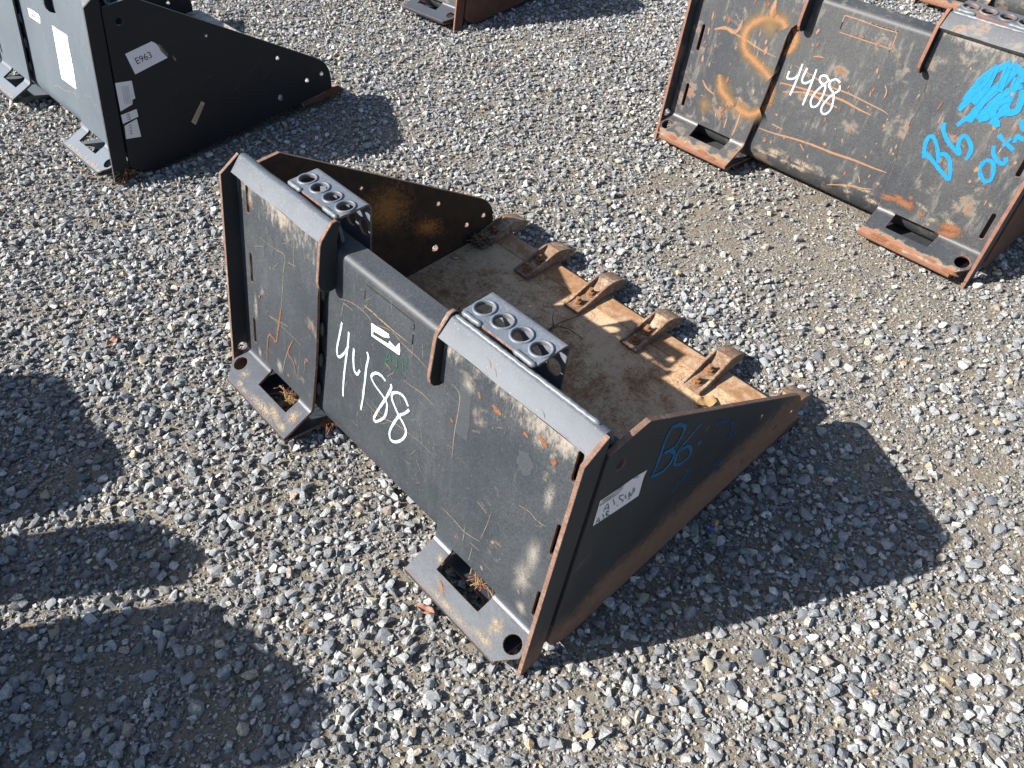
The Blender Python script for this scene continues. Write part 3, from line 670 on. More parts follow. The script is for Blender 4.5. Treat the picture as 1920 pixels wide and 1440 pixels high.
D = {
'num': [[[0.4351,0.3988],[0.4275,0.362],[0.4188,0.3219],[0.4196,0.2998],[0.43,0.2982],[0.452,0.3265],[0.4643,0.3531]],[[0.4633,0.3896],[0.4618,0.3578],[0.457,0.3169],[0.4521,0.2746],[0.4482,0.2249],[0.4497,0.1914]],[[0.4855,0.3569],[0.4846,0.3279],[0.4899,0.2992],[0.5015,0.2938],[0.5124,0.3122]],[[0.5351,0.3785],[0.5416,0.3671],[0.5362,0.3357],[0.5343,0.3025],[0.5295,0.2465],[0.5244,0.202]],[[0.6078,0.345],[0.5906,0.3492],[0.5702,0.342],[0.5567,0.3237],[0.5641,0.3127],[0.5798,0.3056],[0.604,0.298],[0.62,0.2864],[0.6171,0.2514],[0.6022,0.2271],[0.5819,0.2072],[0.5768,0.2155],[0.5949,0.2588],[0.6162,0.3032],[0.6308,0.3417],[0.6272,0.3487]],[[0.6927,0.3313],[0.677,0.3453],[0.6571,0.344],[0.6382,0.3311],[0.6348,0.3161],[0.6456,0.3012],[0.6639,0.2852],[0.6838,0.2735],[0.694,0.2579],[0.6868,0.2324],[0.6648,0.2054],[0.6443,0.1967],[0.6375,0.2122],[0.6442,0.2376],[0.6643,0.2821],[0.6857,0.3073],[0.6975,0.3252]]],
'sticker': [[[0.5453,0.4617],[0.5655,0.465],[0.6072,0.4698],[0.61,0.4615],[0.589,0.4517],[0.5528,0.4459],[0.5529,0.4357],[0.6097,0.4455],[0.6107,0.4548],[0.6329,0.4511],[0.6444,0.4696],[0.6491,0.4525],[0.6478,0.4407],[0.548,0.4298]]],
'ajr': [[[0.5999,0.3829],[0.6117,0.4263],[0.6222,0.4033]],[[0.6042,0.4008],[0.6193,0.4118]],[[0.6279,0.4247],[0.6466,0.4336]],[[0.6384,0.4299],[0.6433,0.4109],[0.6372,0.395],[0.6306,0.3997]],[[0.6651,0.4102],[0.6593,0.4416],[0.674,0.448],[0.6735,0.4362],[0.6631,0.4266],[0.6834,0.4192]]],
'slit': [[[0.5204,0.5427],[0.6879,0.5449]],[[0.6879,0.5449],[0.6847,0.4894]],[[0.684,0.5219]]],
'scr': [[[0.4194,0.454],[0.4626,0.4692],[0.5048,0.4743],[0.5385,0.4693],[0.5473,0.4629]],[[0.5142,0.4895],[0.545,0.49],[0.5855,0.488],[0.6249,0.4874],[0.6782,0.4889]],[[0.5343,0.2431],[0.5573,0.2356],[0.5796,0.2345],[0.61,0.2362],[0.651,0.2527],[0.6917,0.2595],[0.7473,0.2653],[0.7985,0.2623]],[[0.5634,0.4666],[0.6138,0.4822],[0.665,0.4737],[0.7104,0.4711],[0.7428,0.4637]],[[0.6031,0.3911],[0.624,0.3864]],[[0.6143,0.3618],[0.6359,0.3881]],[[0.6638,0.3884],[0.6987,0.3907],[0.7324,0.3957],[0.7553,0.3935],[0.7778,0.3914]],[[0.4394,0.4534],[0.4763,0.4552]],[[0.5735,0.2537],[0.5916,0.2465],[0.6171,0.2514]]],
'scrL': [[[0.1101,0.4687],[0.1572,0.4701],[0.1941,0.474],[0.2272,0.4763],[0.2191,0.4294],[0.2143,0.3901],[0.2052,0.328],[0.1966,0.2837]],[[0.2669,0.5303],[0.2657,0.4887],[0.2705,0.4525]],[[0.2416,0.466],[0.2769,0.4735]],[[0.1431,0.2609],[0.2347,0.2819]],[[0.2011,0.3101],[0.1881,0.2421]]],
'scrL2': [[[0.2046,0.316],[0.1894,0.2674],[0.1804,0.221],[0.1725,0.1994],[0.139,0.2003],[0.1248,0.1442],[0.1212,0.0929]],[[0.259,0.2562],[0.2318,0.2022],[0.2571,0.1886],[0.2691,0.1579]],[[0.1364,0.2611],[0.2341,0.2655],[0.3086,0.2623]],[[0.2017,0.1137],[0.2173,0.1676],[0.2388,0.2191]]],
'scrR': [[[0.8652,0.1816],[0.9017,0.1807],[0.9426,0.176],[0.9875,0.189]],[[0.9391,0.1939],[0.9409,0.1617],[0.9399,0.1435]],[[0.963,0.1612],[0.9926,0.1642]],[[1.0628,0.3644],[1.0906,0.3708],[1.1098,0.3663],[1.1337,0.37]],[[0.9999,0.2857],[0.9962,0.2466],[0.9867,0.1925]],[[0.9669,0.108],[0.9695,0.1503]],[[0.9593,0.2848],[0.9898,0.2766]]],
'scrR2': [[[0.8392,0.5059],[0.8659,0.4914],[0.866,0.4026],[0.8701,0.3328]]],
'rustR': [[[0.9516,0.5318],[0.9635,0.5276],[0.9763,0.5273]],[[1.0698,0.5442],[1.0805,0.5415],[1.0923,0.5349]],[[0.9116,0.5357],[0.9178,0.5241]],[[1.036,0.5298],[1.0474,0.5257]],[[0.8494,0.4255],[0.8584,0.4216]]],
'b6': [[[0.2272,0.4018],[0.2377,0.4259],[0.2432,0.4592],[0.2477,0.4947],[0.2592,0.5208]],[[0.2584,0.5239],[0.2852,0.51],[0.3081,0.4839],[0.3034,0.4616],[0.2866,0.4435],[0.2522,0.4541]],[[0.2522,0.4541],[0.2764,0.4413],[0.2937,0.4154],[0.2878,0.3953],[0.2653,0.387],[0.2285,0.402]],[[0.3712,0.4465],[0.3441,0.4334],[0.3172,0.4203],[0.3036,0.3985],[0.3085,0.3684],[0.3324,0.353],[0.3554,0.3533],[0.3583,0.3741],[0.339,0.4018],[0.3148,0.4084]],[[0.3803,0.3783],[0.3891,0.3703]]],
'b6f': [[[0.4237,0.3908],[0.4391,0.3897],[0.4643,0.3781],[0.5154,0.3318],[0.5154,0.2774]],[[0.5499,0.2738],[0.5154,0.2774]],[[0.3247,0.2588],[0.3453,0.2711],[0.3746,0.2849]],[[0.3597,0.2953],[0.3827,0.2775],[0.3776,0.2633]],[[0.4249,0.2393],[0.4472,0.2288]],[[0.4707,0.1742],[0.493,0.1775]],[[0.4824,0.2201],[0.5259,0.1899]],[[0.5043,0.204],[0.522,0.1511]]],
'stk2': [[[0.0639,0.4031],[0.0749,0.4719],[0.1258,0.4606],[0.1708,0.4537],[0.2085,0.4411],[0.2033,0.4294],[0.2012,0.4146],[0.2002,0.387],[0.1971,0.3695],[0.1383,0.3835]]],
'stk2t': [[[0.0895,0.4241],[0.0978,0.4411],[0.1049,0.4171]],[[0.0923,0.4297],[0.1033,0.4229]],[[0.1135,0.4395],[0.1209,0.4153]],[[0.1287,0.4047],[0.1315,0.4025]],[[0.144,0.4238],[0.1317,0.4315],[0.1366,0.4169],[0.146,0.4048],[0.1418,0.4004]],[[0.15,0.418],[0.1538,0.4029]],[[0.1651,0.389],[0.1617,0.4152],[0.1703,0.3955],[0.1738,0.4178],[0.1779,0.3996]],[[0.0743,0.4589],[0.1033,0.4523],[0.1204,0.4494],[0.1367,0.453]],[[0.0802,0.4667],[0.1069,0.4597],[0.1379,0.46]],[[0.1654,0.456],[0.1823,0.4459]]],
'stk2g': [[[0.0721,0.4032],[0.0775,0.4163],[0.0825,0.3967]],[[0.0738,0.4087],[0.0802,0.4049]],[[0.0881,0.4169],[0.0937,0.4026],[0.0904,0.4001]],[[0.1017,0.3973],[0.0979,0.4156],[0.1061,0.4087],[0.1005,0.4058],[0.1098,0.3919]]],
't_num': [[[0.4039,0.3477],[0.4051,0.3272],[0.4258,0.3318],[0.4409,0.3491]],[[0.4392,0.3813],[0.4384,0.3317],[0.4345,0.2819]],[[0.459,0.3753],[0.4559,0.3373],[0.4706,0.3318],[0.4881,0.3478]],[[0.4903,0.381],[0.4902,0.332],[0.4884,0.2682]],[[0.5442,0.3619],[0.5275,0.3727],[0.5116,0.3656],[0.5151,0.3524],[0.5324,0.3458],[0.5398,0.3401],[0.5411,0.3158],[0.5356,0.2846],[0.5202,0.275],[0.5094,0.2882],[0.5126,0.3145],[0.5256,0.3395],[0.5401,0.3605]],[[0.5785,0.369],[0.5623,0.3738],[0.5483,0.3632],[0.5506,0.3477],[0.571,0.3341],[0.5791,0.3163],[0.5823,0.2882],[0.5714,0.2696],[0.5564,0.2707],[0.5524,0.2904],[0.566,0.3242],[0.5841,0.3466],[0.5817,0.362]]],
't_orL': [[[0.3532,0.4686],[0.3399,0.4825],[0.317,0.484],[0.2931,0.4814],[0.258,0.468],[0.2279,0.4397],[0.2205,0.4051],[0.24,0.3693],[0.2788,0.3518],[0.3283,0.3335],[0.3581,0.3177]],[[0.3609,0.2144],[0.3325,0.1909],[0.3004,0.1886],[0.2697,0.196]],[[0.1708,0.2706],[0.1823,0.2476],[0.1964,0.2253],[0.2306,0.2098],[0.2582,0.1965]]],
't_orC': [[[0.3573,0.4688],[0.3801,0.4556],[0.3892,0.4345],[0.3829,0.4087],[0.3668,0.3877]],[[0.353,0.3041],[0.3678,0.2745],[0.3673,0.2438],[0.3543,0.2037]]],
't_scr': [[[0.3858,0.3062],[0.4588,0.3133],[0.5253,0.3187],[0.5987,0.325],[0.6668,0.3179],[0.711,0.3152]],[[0.4059,0.2829],[0.4869,0.3058],[0.5617,0.302],[0.6012,0.299]],[[0.4146,0.3696],[0.4775,0.3608],[0.5407,0.3486],[0.6155,0.349],[0.6819,0.3434],[0.7374,0.3387],[0.7574,0.3337]],[[0.3658,0.1487],[0.424,0.1519],[0.4987,0.1618],[0.5725,0.1676],[0.6458,0.1695],[0.7151,0.175],[0.7841,0.1766],[0.828,0.1795]],[[0.4079,0.1778],[0.4511,0.1756]],[[0.6658,0.0707],[0.7284,0.0952],[0.7717,0.1047],[0.8085,0.116]],[[0.4649,0.4113],[0.4839,0.417],[0.5,0.418]],[[0.5275,0.1548],[0.549,0.1404]],[[0.6557,0.2214],[0.6587,0.2096]],[[0.7519,0.1368],[0.7646,0.1197]],[[0.7138,0.4054],[0.7256,0.3899],[0.7264,0.3706]]],
't_box': [[[0.5149,0.5274],[0.5683,0.5273],[0.6386,0.5251],[0.684,0.5272]],[[0.684,0.5272],[0.6871,0.4823]],[[0.6871,0.4823],[0.6162,0.4816],[0.5178,0.4813]],[[0.5149,0.5274],[0.5144,0.5087]]],
't_rustL': [[[0.2909,0.5348],[0.2905,0.5118],[0.2933,0.4932],[0.3186,0.4922]],[[0.1038,0.397],[0.1424,0.4119],[0.1761,0.409],[0.1926,0.4218],[0.197,0.4514]],[[0.1664,0.4062],[0.222,0.4014],[0.2903,0.3884],[0.3541,0.383]],[[0.2924,0.1948],[0.2934,0.1493],[0.2895,0.1009]],[[0.1123,0.2339],[0.1369,0.2147],[0.1754,0.2047]],[[0.0821,0.3951],[0.084,0.3745]],[[0.2489,0.1472],[0.2498,0.1146]],[[0.2291,0.2138],[0.2449,0.1873]],[[0.2686,0.2272],[0.2894,0.2164]],[[0.1529,0.1222],[0.1628,0.1114]]],
't_cy': [[[0.9166,0.2703],[0.9043,0.2976],[0.9007,0.3222],[0.9094,0.334],[0.9278,0.3211],[0.945,0.299],[0.9612,0.2735]],[[0.9142,0.2869],[0.9464,0.2705],[0.9785,0.2542],[1.0092,0.2403]],[[0.9536,0.2967],[0.9657,0.3014],[0.984,0.2914],[0.9976,0.2708],[1.0092,0.2403]],[[0.9242,0.3787],[0.929,0.361],[0.9521,0.3388],[0.9798,0.3241],[1.0014,0.3156],[0.9868,0.3353],[0.984,0.3566],[0.991,0.3647],[1.0075,0.3572],[1.022,0.3405],[1.0249,0.3192],[1.0223,0.3082]],[[0.9576,0.3826],[0.9749,0.4133],[0.9816,0.4317]],[[0.9432,0.4208],[0.9602,0.4716],[0.9798,0.5339],[1.0078,0.5673]],[[0.9751,0.4026],[0.9925,0.4618],[1.017,0.5134],[1.0287,0.5616]],[[0.9465,0.446],[0.9576,0.5016],[0.984,0.5501]],[[0.9832,0.4028],[0.9863,0.4228],[0.9943,0.483],[1.0135,0.5198]],[[1.0026,0.4152],[1.0108,0.4525],[1.0287,0.4921],[1.0602,0.5276]],[[1.0026,0.4152],[1.0238,0.4335],[1.0306,0.4697],[1.0509,0.4894]],[[1.0165,0.4519],[1.0408,0.4317],[1.0561,0.4134]],[[1.0391,0.4152],[1.0448,0.4436],[1.0651,0.4637]],[[1.0413,0.4501],[1.0627,0.4539],[1.0801,0.469],[1.0756,0.4954],[1.0696,0.5183]],[[1.0133,0.5665],[1.043,0.5539],[1.0603,0.535]],[[0.9807,0.5466],[0.9816,0.4967],[0.9697,0.4487]],[[1.0069,0.5597],[1.0164,0.4956]],[[1.0402,0.5408],[1.0503,0.4765],[1.0401,0.4523]],[[1.071,0.3264],[1.0891,0.3281],[1.1026,0.3083],[1.1073,0.2847],[1.0964,0.2743],[1.0797,0.2846],[1.0674,0.3023],[1.071,0.3264]],[[1.0715,0.368],[1.0802,0.3495],[1.0977,0.3371],[1.1137,0.3325],[1.1187,0.3428],[1.1127,0.3514]],[[1.0685,0.398],[1.0919,0.3867],[1.1224,0.3743]],[[1.1,0.4005],[1.0924,0.3761]],[[1.1147,0.3928],[1.1105,0.4098],[1.1215,0.4087],[1.1366,0.4091]],[[1.1028,0.4514],[1.1101,0.4359],[1.1224,0.43]]],
'l_big': [[[0.757,0.4235],[0.8035,0.4214],[0.8419,0.4235],[0.8885,0.4245],[0.8826,0.3893],[0.8837,0.3375],[0.8745,0.3267],[0.8851,0.3242],[0.8701,0.2294],[0.7377,0.2274]]],
'l_small': [[[0.4583,0.4012],[0.5114,0.4047],[0.5627,0.4045],[0.5725,0.3938],[0.561,0.3708],[0.4562,0.3694]],[[0.4816,0.3875],[0.5227,0.3866],[0.5188,0.3789],[0.4824,0.3791]]],
'l_e': [[[0.0998,0.431],[0.2027,0.4428],[0.2153,0.4318],[0.2216,0.4096],[0.239,0.3736],[0.1077,0.3558]],[[0.1247,0.3853],[0.1953,0.3926]],[[0.1243,0.4069],[0.1272,0.3845]],[[0.2157,0.433],[0.2292,0.4407],[0.2382,0.4179],[0.2445,0.3903],[0.2373,0.3897]]],
'l_lab': [[[0.0303,0.3505],[0.088,0.3396],[0.0771,0.2779],[0.0628,0.2754],[0.0602,0.2611],[0.0111,0.2522]],[[0.0073,0.2392],[0.0673,0.2405],[0.0637,0.2126],[0.0027,0.2069]],[[0.0046,0.1989],[0.0554,0.2067],[0.0464,0.1391],[-0.0078,0.1514]],[[0.2455,0.122],[0.3092,0.1825],[0.3207,0.171],[0.2587,0.1043]]],
'l_scr': [[[0.6148,0.1553],[0.6694,0.1812],[0.7235,0.1824],[0.812,0.1988],[0.8813,0.2023],[0.9658,0.1928]],[[0.9374,0.232],[1.0053,0.2403],[1.026,0.2243],[1.0601,0.231]],[[0.926,0.1464],[0.9579,0.143],[0.9939,0.1222]],[[0.219,0.2399],[0.2668,0.2285]]],
'leaf': [[[0.9658,0.7527],[1.0052,0.7661],[1.0093,0.82],[0.9569,0.7935]],[[0.9329,0.7828],[0.9547,0.7552]]],
'misc': [[[0.0374,0.6893],[0.4791,0.6523],[0.5228,0.7914],[0.4894,0.687],[0.4976,0.7474],[0.2383,0.5103]]],
}

# ------------------------------------------------------------ where the buckets stand
PLACES = {'main': ((0, 0, 0), (0, 0, 0), 1.0), 'tl': ((-2.3965, 0.1258, 0.008), (0.016, 0, 0.036), 1.0),
          'tr': ((-0.0621, 1.9656, 0.0), (0.0497, 0, -0.0066), 1.0947), 'tm': ((-2.638, 1.945, 0), (0, 0, 0.0694), 1.0),
          'tc': ((-0.05, 4.135, 0.0), (0.03, 0, 0.01), 1.05)}

# ------------------------------------------------------------ the gravel yard
def vnoise(x, y, cell, seed):
    r = np.random.default_rng(seed)
    g = r.random((256, 256))
    fx, fy = x / cell, y / cell
    ix, iy = np.floor(fx).astype(int), np.floor(fy).astype(int)
    tx, ty = fx - ix, fy - iy
    tx, ty = tx * tx * (3 - 2 * tx), ty * ty * (3 - 2 * ty)
    a, b = g[ix % 256, iy % 256], g[(ix + 1) % 256, iy % 256]
    c, d = g[ix % 256, (iy + 1) % 256], g[(ix + 1) % 256, (iy + 1) % 256]
    return (a * (1 - tx) + b * tx) * (1 - ty) + (c * (1 - tx) + d * tx) * ty
def fbm(x, y, cell, seed, n=4):
    s, amp, tot = 0, 1.0, 0
    for k in range(n):
        s = s + amp * vnoise(x + 31.7 * k, y - 17.3 * k, cell / 2 ** k, seed + k); tot += amp; amp *= 0.55
    return s / tot
# bare, trodden dirt: (x, y, radius, amount)
DIRT = [(0.27, 2.45, 0.55, 0.5), (0.95, 1.75, 0.45, 0.55), (0.55, 1.45, 0.35, 0.4), (1.75, 0.62, 0.25, 0.22), (1.95, 0.95, 0.35, 0.2), (1.45, 0.30, 0.14, 0.35), (0.78, -0.62, 0.20, 0.42), (0.55, -0.55, 0.12, 0.25),
        (0.42, -0.22, 0.12, 0.45), (0.20, -0.02, 0.10, 0.5), (-0.62, -0.42, 0.14, 0.3), (1.15, 1.0, 0.25, 0.25), (-0.75, 1.1, 0.3, 0.25), (0.62, 0.02, 0.2, 0.4), (1.52, 1.22, 0.3, 0.35), (-1.0, 2.0, 0.4, 0.2)]
def dirt(x, y):
    d = (fbm(x, y, 0.55, 3) - 0.5) * 0.9 + (fbm(x, y, 0.16, 9, 3) - 0.5) * 0.75 + 0.02 + 0.03 * np.clip((x + y - 0.6) / 1.6, -0.9, 1)
    for cx, cy, r, a in DIRT: d = d + a * np.exp(-((x - cx) ** 2 + (y - cy) ** 2) / (r * r))
    return d
def ground_z(x, y):
    m = np.clip(1 - (np.hypot(x + 0.3, y - 1.2) - 5.0) / 2, 0, 1)
    z = (fbm(x, y, 0.7, 21) - 0.5) * 0.022 + (fbm(x, y, 0.12, 22, 3) - 0.5) * 0.010
    return z * m - 0.006
def inside_bucket(x, y, grow=0.0):
    r = np.zeros(x.shape, bool)
    for loc, rot, sc in PLACES.values():
        c, s = math.cos(rot[2]), math.sin(rot[2])
        dx, dy = x - loc[0], y - loc[1]
        a, b = (c * dx + s * dy) / sc, (-s * dx + c * dy) / sc
        r |= (a > -0.005 - grow) & (a < W + 0.005 + grow) & (b > 0.03 - grow) & (b < 0.945 + grow)
    return r
PC = np.array([1.65919818, -0.56544611, 1.57987004]); PR = np.array(RC)
def seen(x, y, margin):
    q = np.stack([x - PC[0], y - PC[1], np.zeros_like(x) - PC[2]], -1) @ PR.T
    u, v = 960 + 1427.97 * q[..., 0] / q[..., 2], 720 + 1427.97 * q[..., 1] / q[..., 2]
    return (q[..., 2] > 0.2) & (u > -margin) & (u < 1920 + margin) & (v > -margin * 0.8) & (v < 1440 + margin), q[..., 2]

gx = np.concatenate([[-150, -60, -25, -12, -8, -6], np.arange(-4.6, 3.01, 0.035), [4, 6, 10, 20, 60, 150]])
gy = np.concatenate([[-150, -60, -25, -10, -5, -3], np.arange(-1.8, 5.41, 0.035), [7, 9, 14, 30, 70, 150]])
GX, GY = np.meshgrid(gx, gy, indexing='ij')
GZ = ground_z(GX, GY)
nx, ny = len(gx), len(gy)
I = np.arange(nx * ny).reshape(nx, ny)
quads = np.stack([I[:-1, :-1], I[1:, :-1], I[1:, 1:], I[:-1, 1:]], -1).reshape(-1, 4)
def np_mesh(name, co, faces, mat, smooth=False, cols=None):
    me = bpy.data.meshes.new(name)
    nf, k = faces.shape
    me.vertices.add(len(co)); me.vertices.foreach_set('co', co.astype(np.float32).ravel())
    me.loops.add(nf * k); me.loops.foreach_set('vertex_index', faces.astype(np.int32).ravel())
    me.polygons.add(nf); me.polygons.foreach_set('loop_start', np.arange(0, nf * k, k, dtype=np.int32))
    me.polygons.foreach_set('use_smooth', np.full(nf, smooth))
    me.update(calc_edges=True)
    if cols is not None:
        at = me.color_attributes.new('tint', 'FLOAT_COLOR', 'POINT')
        at.data.foreach_set('color', np.concatenate([cols, np.ones((len(cols), 1))], 1).astype(np.float32).ravel())
    me.materials.append(mat)
    o = bpy.data.objects.new(name, me)
    C.objects.link(o)
    return o

g = NT('gritty_dirt')
cell = g.vor(150, out='Color')
cs = g.sep(cell)
grit = g.mix(g.ramp(cs[0], 0.15, 0.95), (0.085, 0.079, 0.070), (0.235, 0.218, 0.19))
grit = g.mix(g.ramp(cs[1], 0.90, 0.93), grit, (0.40, 0.385, 0.36))
grit = g.mix(g.ramp(cs[2], 0.965, 0.975), grit, (0.31, 0.23, 0.14))
grit = g.mix(g.ramp(cs[2], 0.12, 0.10), grit, (0.12, 0.128, 0.138))
dirtc = g.mix(g.noise(18, 7, 0.7), (0.130, 0.112, 0.084), (0.265, 0.228, 0.172))
dirtc = g.mix(g.ramp(g.noise(220, 4, 0.7), 0.35, 0.75), g.mix(0.5, dirtc, (0.10, 0.085, 0.065)), dirtc)
fg = g.ramp(g.math('ADD', g.noise(9, 6, 0.7), g.math('MULTIPLY', g.math('SUBTRACT', g.noise(90, 4, 0.7), 0.5), 0.8)), 0.43, 0.57)
gcol = g.mix(fg, dirtc, grit)
# beyond the stones that are built one by one the same gravel goes on as colour and relief
vc = g.n('ShaderNodeVectorMath', operation='DISTANCE'); g.t.links.new(g.co, vc.inputs[0]); vc.inputs[1].default_value = (-0.6, 1.5, 0)
far = g.ramp(vc.outputs['Value'], 3.6, 4.6)
fv = g.sep(g.vor(48, out='Color'))
fcol = g.mix(g.ramp(fv[0], 0.1, 0.95), (0.13, 0.138, 0.148), (0.36, 0.36, 0.345))
fcol = g.mix(g.ramp(g.vor(48), 0.35, 0.62, 0, 0.8), fcol, (0.10, 0.09, 0.075))
gcol = g.mix(g.math('MULTIPLY', far, 0.85), gcol, fcol)
vd = g.vor(150)
vd2 = g.vor(62)
gb = g.bump(g.math('ADD', g.math('MULTIPLY', g.ramp(vd, 0.0, 0.55, 1, 0), fg), g.math('MULTIPLY', g.ramp(vd2, 0.1, 0.5, 1, 0), 0.5)), 0.9, 0.004)
gb = g.bump(g.noise(55, 8, 0.75), 0.8, 0.006, gb)
gb = g.bump(g.math('MULTIPLY', g.ramp(g.vor(48), 0.1, 0.6, 1, 0), far), 1.0, 0.012, gb)
ground_mat = g.done(gcol, 0.95, gb, spec=0.2)
ground = np_mesh('gravel_ground', np.stack([GX, GY, GZ], -1).reshape(-1, 3), quads, ground_mat, True)
tag(ground, kind='structure')

s_ = NT('crushed_stone')
at = s_.n('ShaderNodeAttribute', attribute_name='tint')
sn = s_.noise(150, 5, 0.7); sn2 = s_.noise(420, 3, 0.7)
sc_ = s_.mix(s_.ramp(s_.math('ADD', s_.math('MULTIPLY', sn, 0.55), s_.math('MULTIPLY', sn2, 0.45)), 0.35, 0.66, 0.0, 1.0), s_.mix(1.0, at.outputs['Color'], (0.50, 0.51, 0.53), 'MULTIPLY'), s_.mix(1.0, at.outputs['Color'], (1.42, 1.41, 1.38), 'MULTIPLY'))
sc_ = s_.mix(s_.ramp(s_.noise(35, 5, 0.7), 0.55, 0.75, 0, 0.35), sc_, (0.30, 0.265, 0.21))
stone_mat = s_.done(sc_, 0.78, s_.bump(s_.noise(190, 7, 0.75), 0.75, 0.004), spec=0.35)

PAL = 1.18 * np.array([(0.105, 0.117, 0.132), (0.165, 0.178, 0.192), (0.235, 0.245, 0.252), (0.33, 0.335, 0.33), (0.43, 0.42, 0.395), (0.31, 0.275, 0.215), (0.47, 0.45, 0.41), (0.33, 0.24, 0.15), (0.27, 0.23, 0.205), (0.145, 0.155, 0.155)])
PW = np.array([0.18, 0.28, 0.24, 0.12, 0.025, 0.055, 0.014, 0.006, 0.015, 0.05]); PW = PW / PW.sum()

def hull(n, seed, flat):
    r = random.Random(seed)
    bm = bmesh.new()
    k = 0
    while k < n:
        v = Vector((r.gauss(0, 1), r.gauss(0, 1), r.gauss(0, 1)))
        if v.length < 1e-3: continue
        v.normalize()
        p = 2.6                                            # towards a box: crushed rock has broad facets
        q = (abs(v.x) ** p + abs(v.y) ** p + abs(v.z) ** p) ** (-1 / p)
        v = v * q * r.uniform(0.86, 1.06)
        bm.verts.new((v.x * r.uniform(0.94, 1.06), v.y * 0.80, v.z * flat)); k += 1
    res = bmesh.ops.convex_hull(bm, input=bm.verts[:])
    bmesh.ops.delete(bm, geom=[e for e in bm.verts if not e.link_faces], context='VERTS')
    bmesh.ops.triangulate(bm, faces=bm.faces[:])
    bmesh.ops.recalc_face_normals(bm, faces=bm.faces[:])
    bm.verts.index_update()
    vs = np.array([v.co[:] for v in bm.verts]); fs = np.array([[v.index for v in f.verts] for f in bm.faces])
    bm.free()
    return vs, fs

def rotmats(n, tilt):
    a = rng.random(n) * 2 * PI
    t1, t2 = rng.normal(0, tilt, n), rng.normal(0, tilt, n)
    ca, sa, c1, s1, c2, s2 = np.cos(a), np.sin(a), np.cos(t1), np.sin(t1), np.cos(t2), np.sin(t2)
    z, o = np.zeros(n), np.ones(n)
    Rz = np.stack([np.stack([ca, -sa, z], -1), np.stack([sa, ca, z], -1), np.stack([z, z, o], -1)], 1)
    Rx = np.stack([np.stack([o, z, z], -1), np.stack([z, c1, -s1], -1), np.stack([z, s1, c1], -1)], 1)
    Ry = np.stack([np.stack([c2, z, s2], -1), np.stack([z, o, z], -1), np.stack([-s2, z, c2], -1)], 1)
    return Rz @ Rx @ Ry

def scatter(cell, smin, smax, prob, margin, maxd, power=1.0):
    xs, ys = np.arange(-4.4, 2.9, cell), np.arange(-1.7, 5.2, cell * 0.87)
    X, Y = np.meshgrid(xs, ys, indexing='ij')
    X = X + (np.arange(len(ys)) % 2) * cell / 2
    X = X + rng.uniform(-0.42, 0.42, X.shape) * cell; Y = Y + rng.uniform(-0.42, 0.42, X.shape) * cell
    X, Y = X.ravel(), Y.ravel()
    vis, dep = seen(X, Y, margin)
    k = vis & (dep < maxd) & ~inside_bucket(X, Y, 0.0)
    X, Y = X[k], Y[k]
    k = rng.random(len(X)) < prob(dirt(X, Y))
    X, Y = X[k], Y[k]
    S = smin + (smax - smin) * rng.random(len(X)) ** power
    return X, Y, S

def stones_mesh(name, X, Y, S, npts, nproto, seed, sink, tilt=0.35, farpts=7):
    protos = [hull(npts if i < nproto else farpts, seed + i, 0.48 + 0.24 * (i % 4) / 3) for i in range(2 * nproto)]
    near = seen(X, Y, 60)[0] & (seen(X, Y, 60)[1] < 2.7)     # simpler stones far off and beside the view
    which = rng.integers(0, nproto, len(X)) + np.where(near, 0, nproto)
    Rm = rotmats(len(X), tilt)
    Z = ground_z(X, Y) + S * (sink - 0.12) + rng.random(len(X)) ** 1.5 * S * 0.34
    col = PAL[rng.choice(len(PAL), len(X), p=PW)] * rng.uniform(0.82, 1.18, (len(X), 1))
    dd = np.clip(np.clip(dirt(X, Y), 0, 0.8) * 0.45 + (0.28 if npts < 9 else 0.08), 0, 0.6)[:, None]
    col = col * (1 - dd) + np.array([0.29, 0.26, 0.215]) * dd
    VS, FS, CS, off = [], [], [], 0
    for p, (v, f) in enumerate(protos):
        idx = np.nonzero(which == p)[0]
        if not len(idx): continue
        st = rng.uniform(0.82, 1.22, (len(idx), 1, 3)) * (S[idx] / 2)[:, None, None]
        w = np.einsum('nij,nvj->nvi', Rm[idx], v[None] * st) + np.stack([X[idx], Y[idx], Z[idx]], -1)[:, None]
        VS.append(w.reshape(-1, 3)); FS.append((f[None] + (np.arange(len(idx)) * len(v))[:, None, None]).reshape(-1, 3) + off)
        CS.append(np.repeat(col[idx], len(v), 0)); off += len(idx) * len(v)
    return np_mesh(name, np.concatenate(VS), np.concatenate(FS), stone_mat, False, np.concatenate(CS))

X1, Y1, S1 = scatter(0.0235, 0.0135, 0.032, lambda d: np.clip(1.06 - 1.2 * d, 0.10, 0.985), 700, 9, 1.6)
X2, Y2, S2 = scatter(0.0135, 0.0070, 0.0145, lambda d: np.clip(0.82 - 0.6 * d, 0.25, 0.8), 150, 9, 1.2)
X3, Y3, S3 = scatter(0.0072, 0.0030, 0.0070, lambda d: np.clip(0.34 + 0.1 * d, 0.2, 0.42), 110, 2.7, 1.2)
o = stones_mesh('gravel', X1, Y1, S1, 15, 26, 100, 0.22, farpts=10)
tag(o, 'grey crushed gravel of mixed blue and tan stones covering the yard', 'gravel', kind='stuff')
o = stones_mesh('fine_gravel', np.concatenate([X2]), Y2, S2, 9, 14, 300, 0.20, 0.5, farpts=6)
tag(o, 'small grey gravel chips filling the gaps between larger stones', 'gravel', kind='stuff')
o = stones_mesh('grit', X3, Y3, S3, 7, 8, 400, 0.22, 0.6, farpts=6)
tag(o, 'fine grit and crumbs of stone lying on the bare dirt', 'grit', kind='stuff')

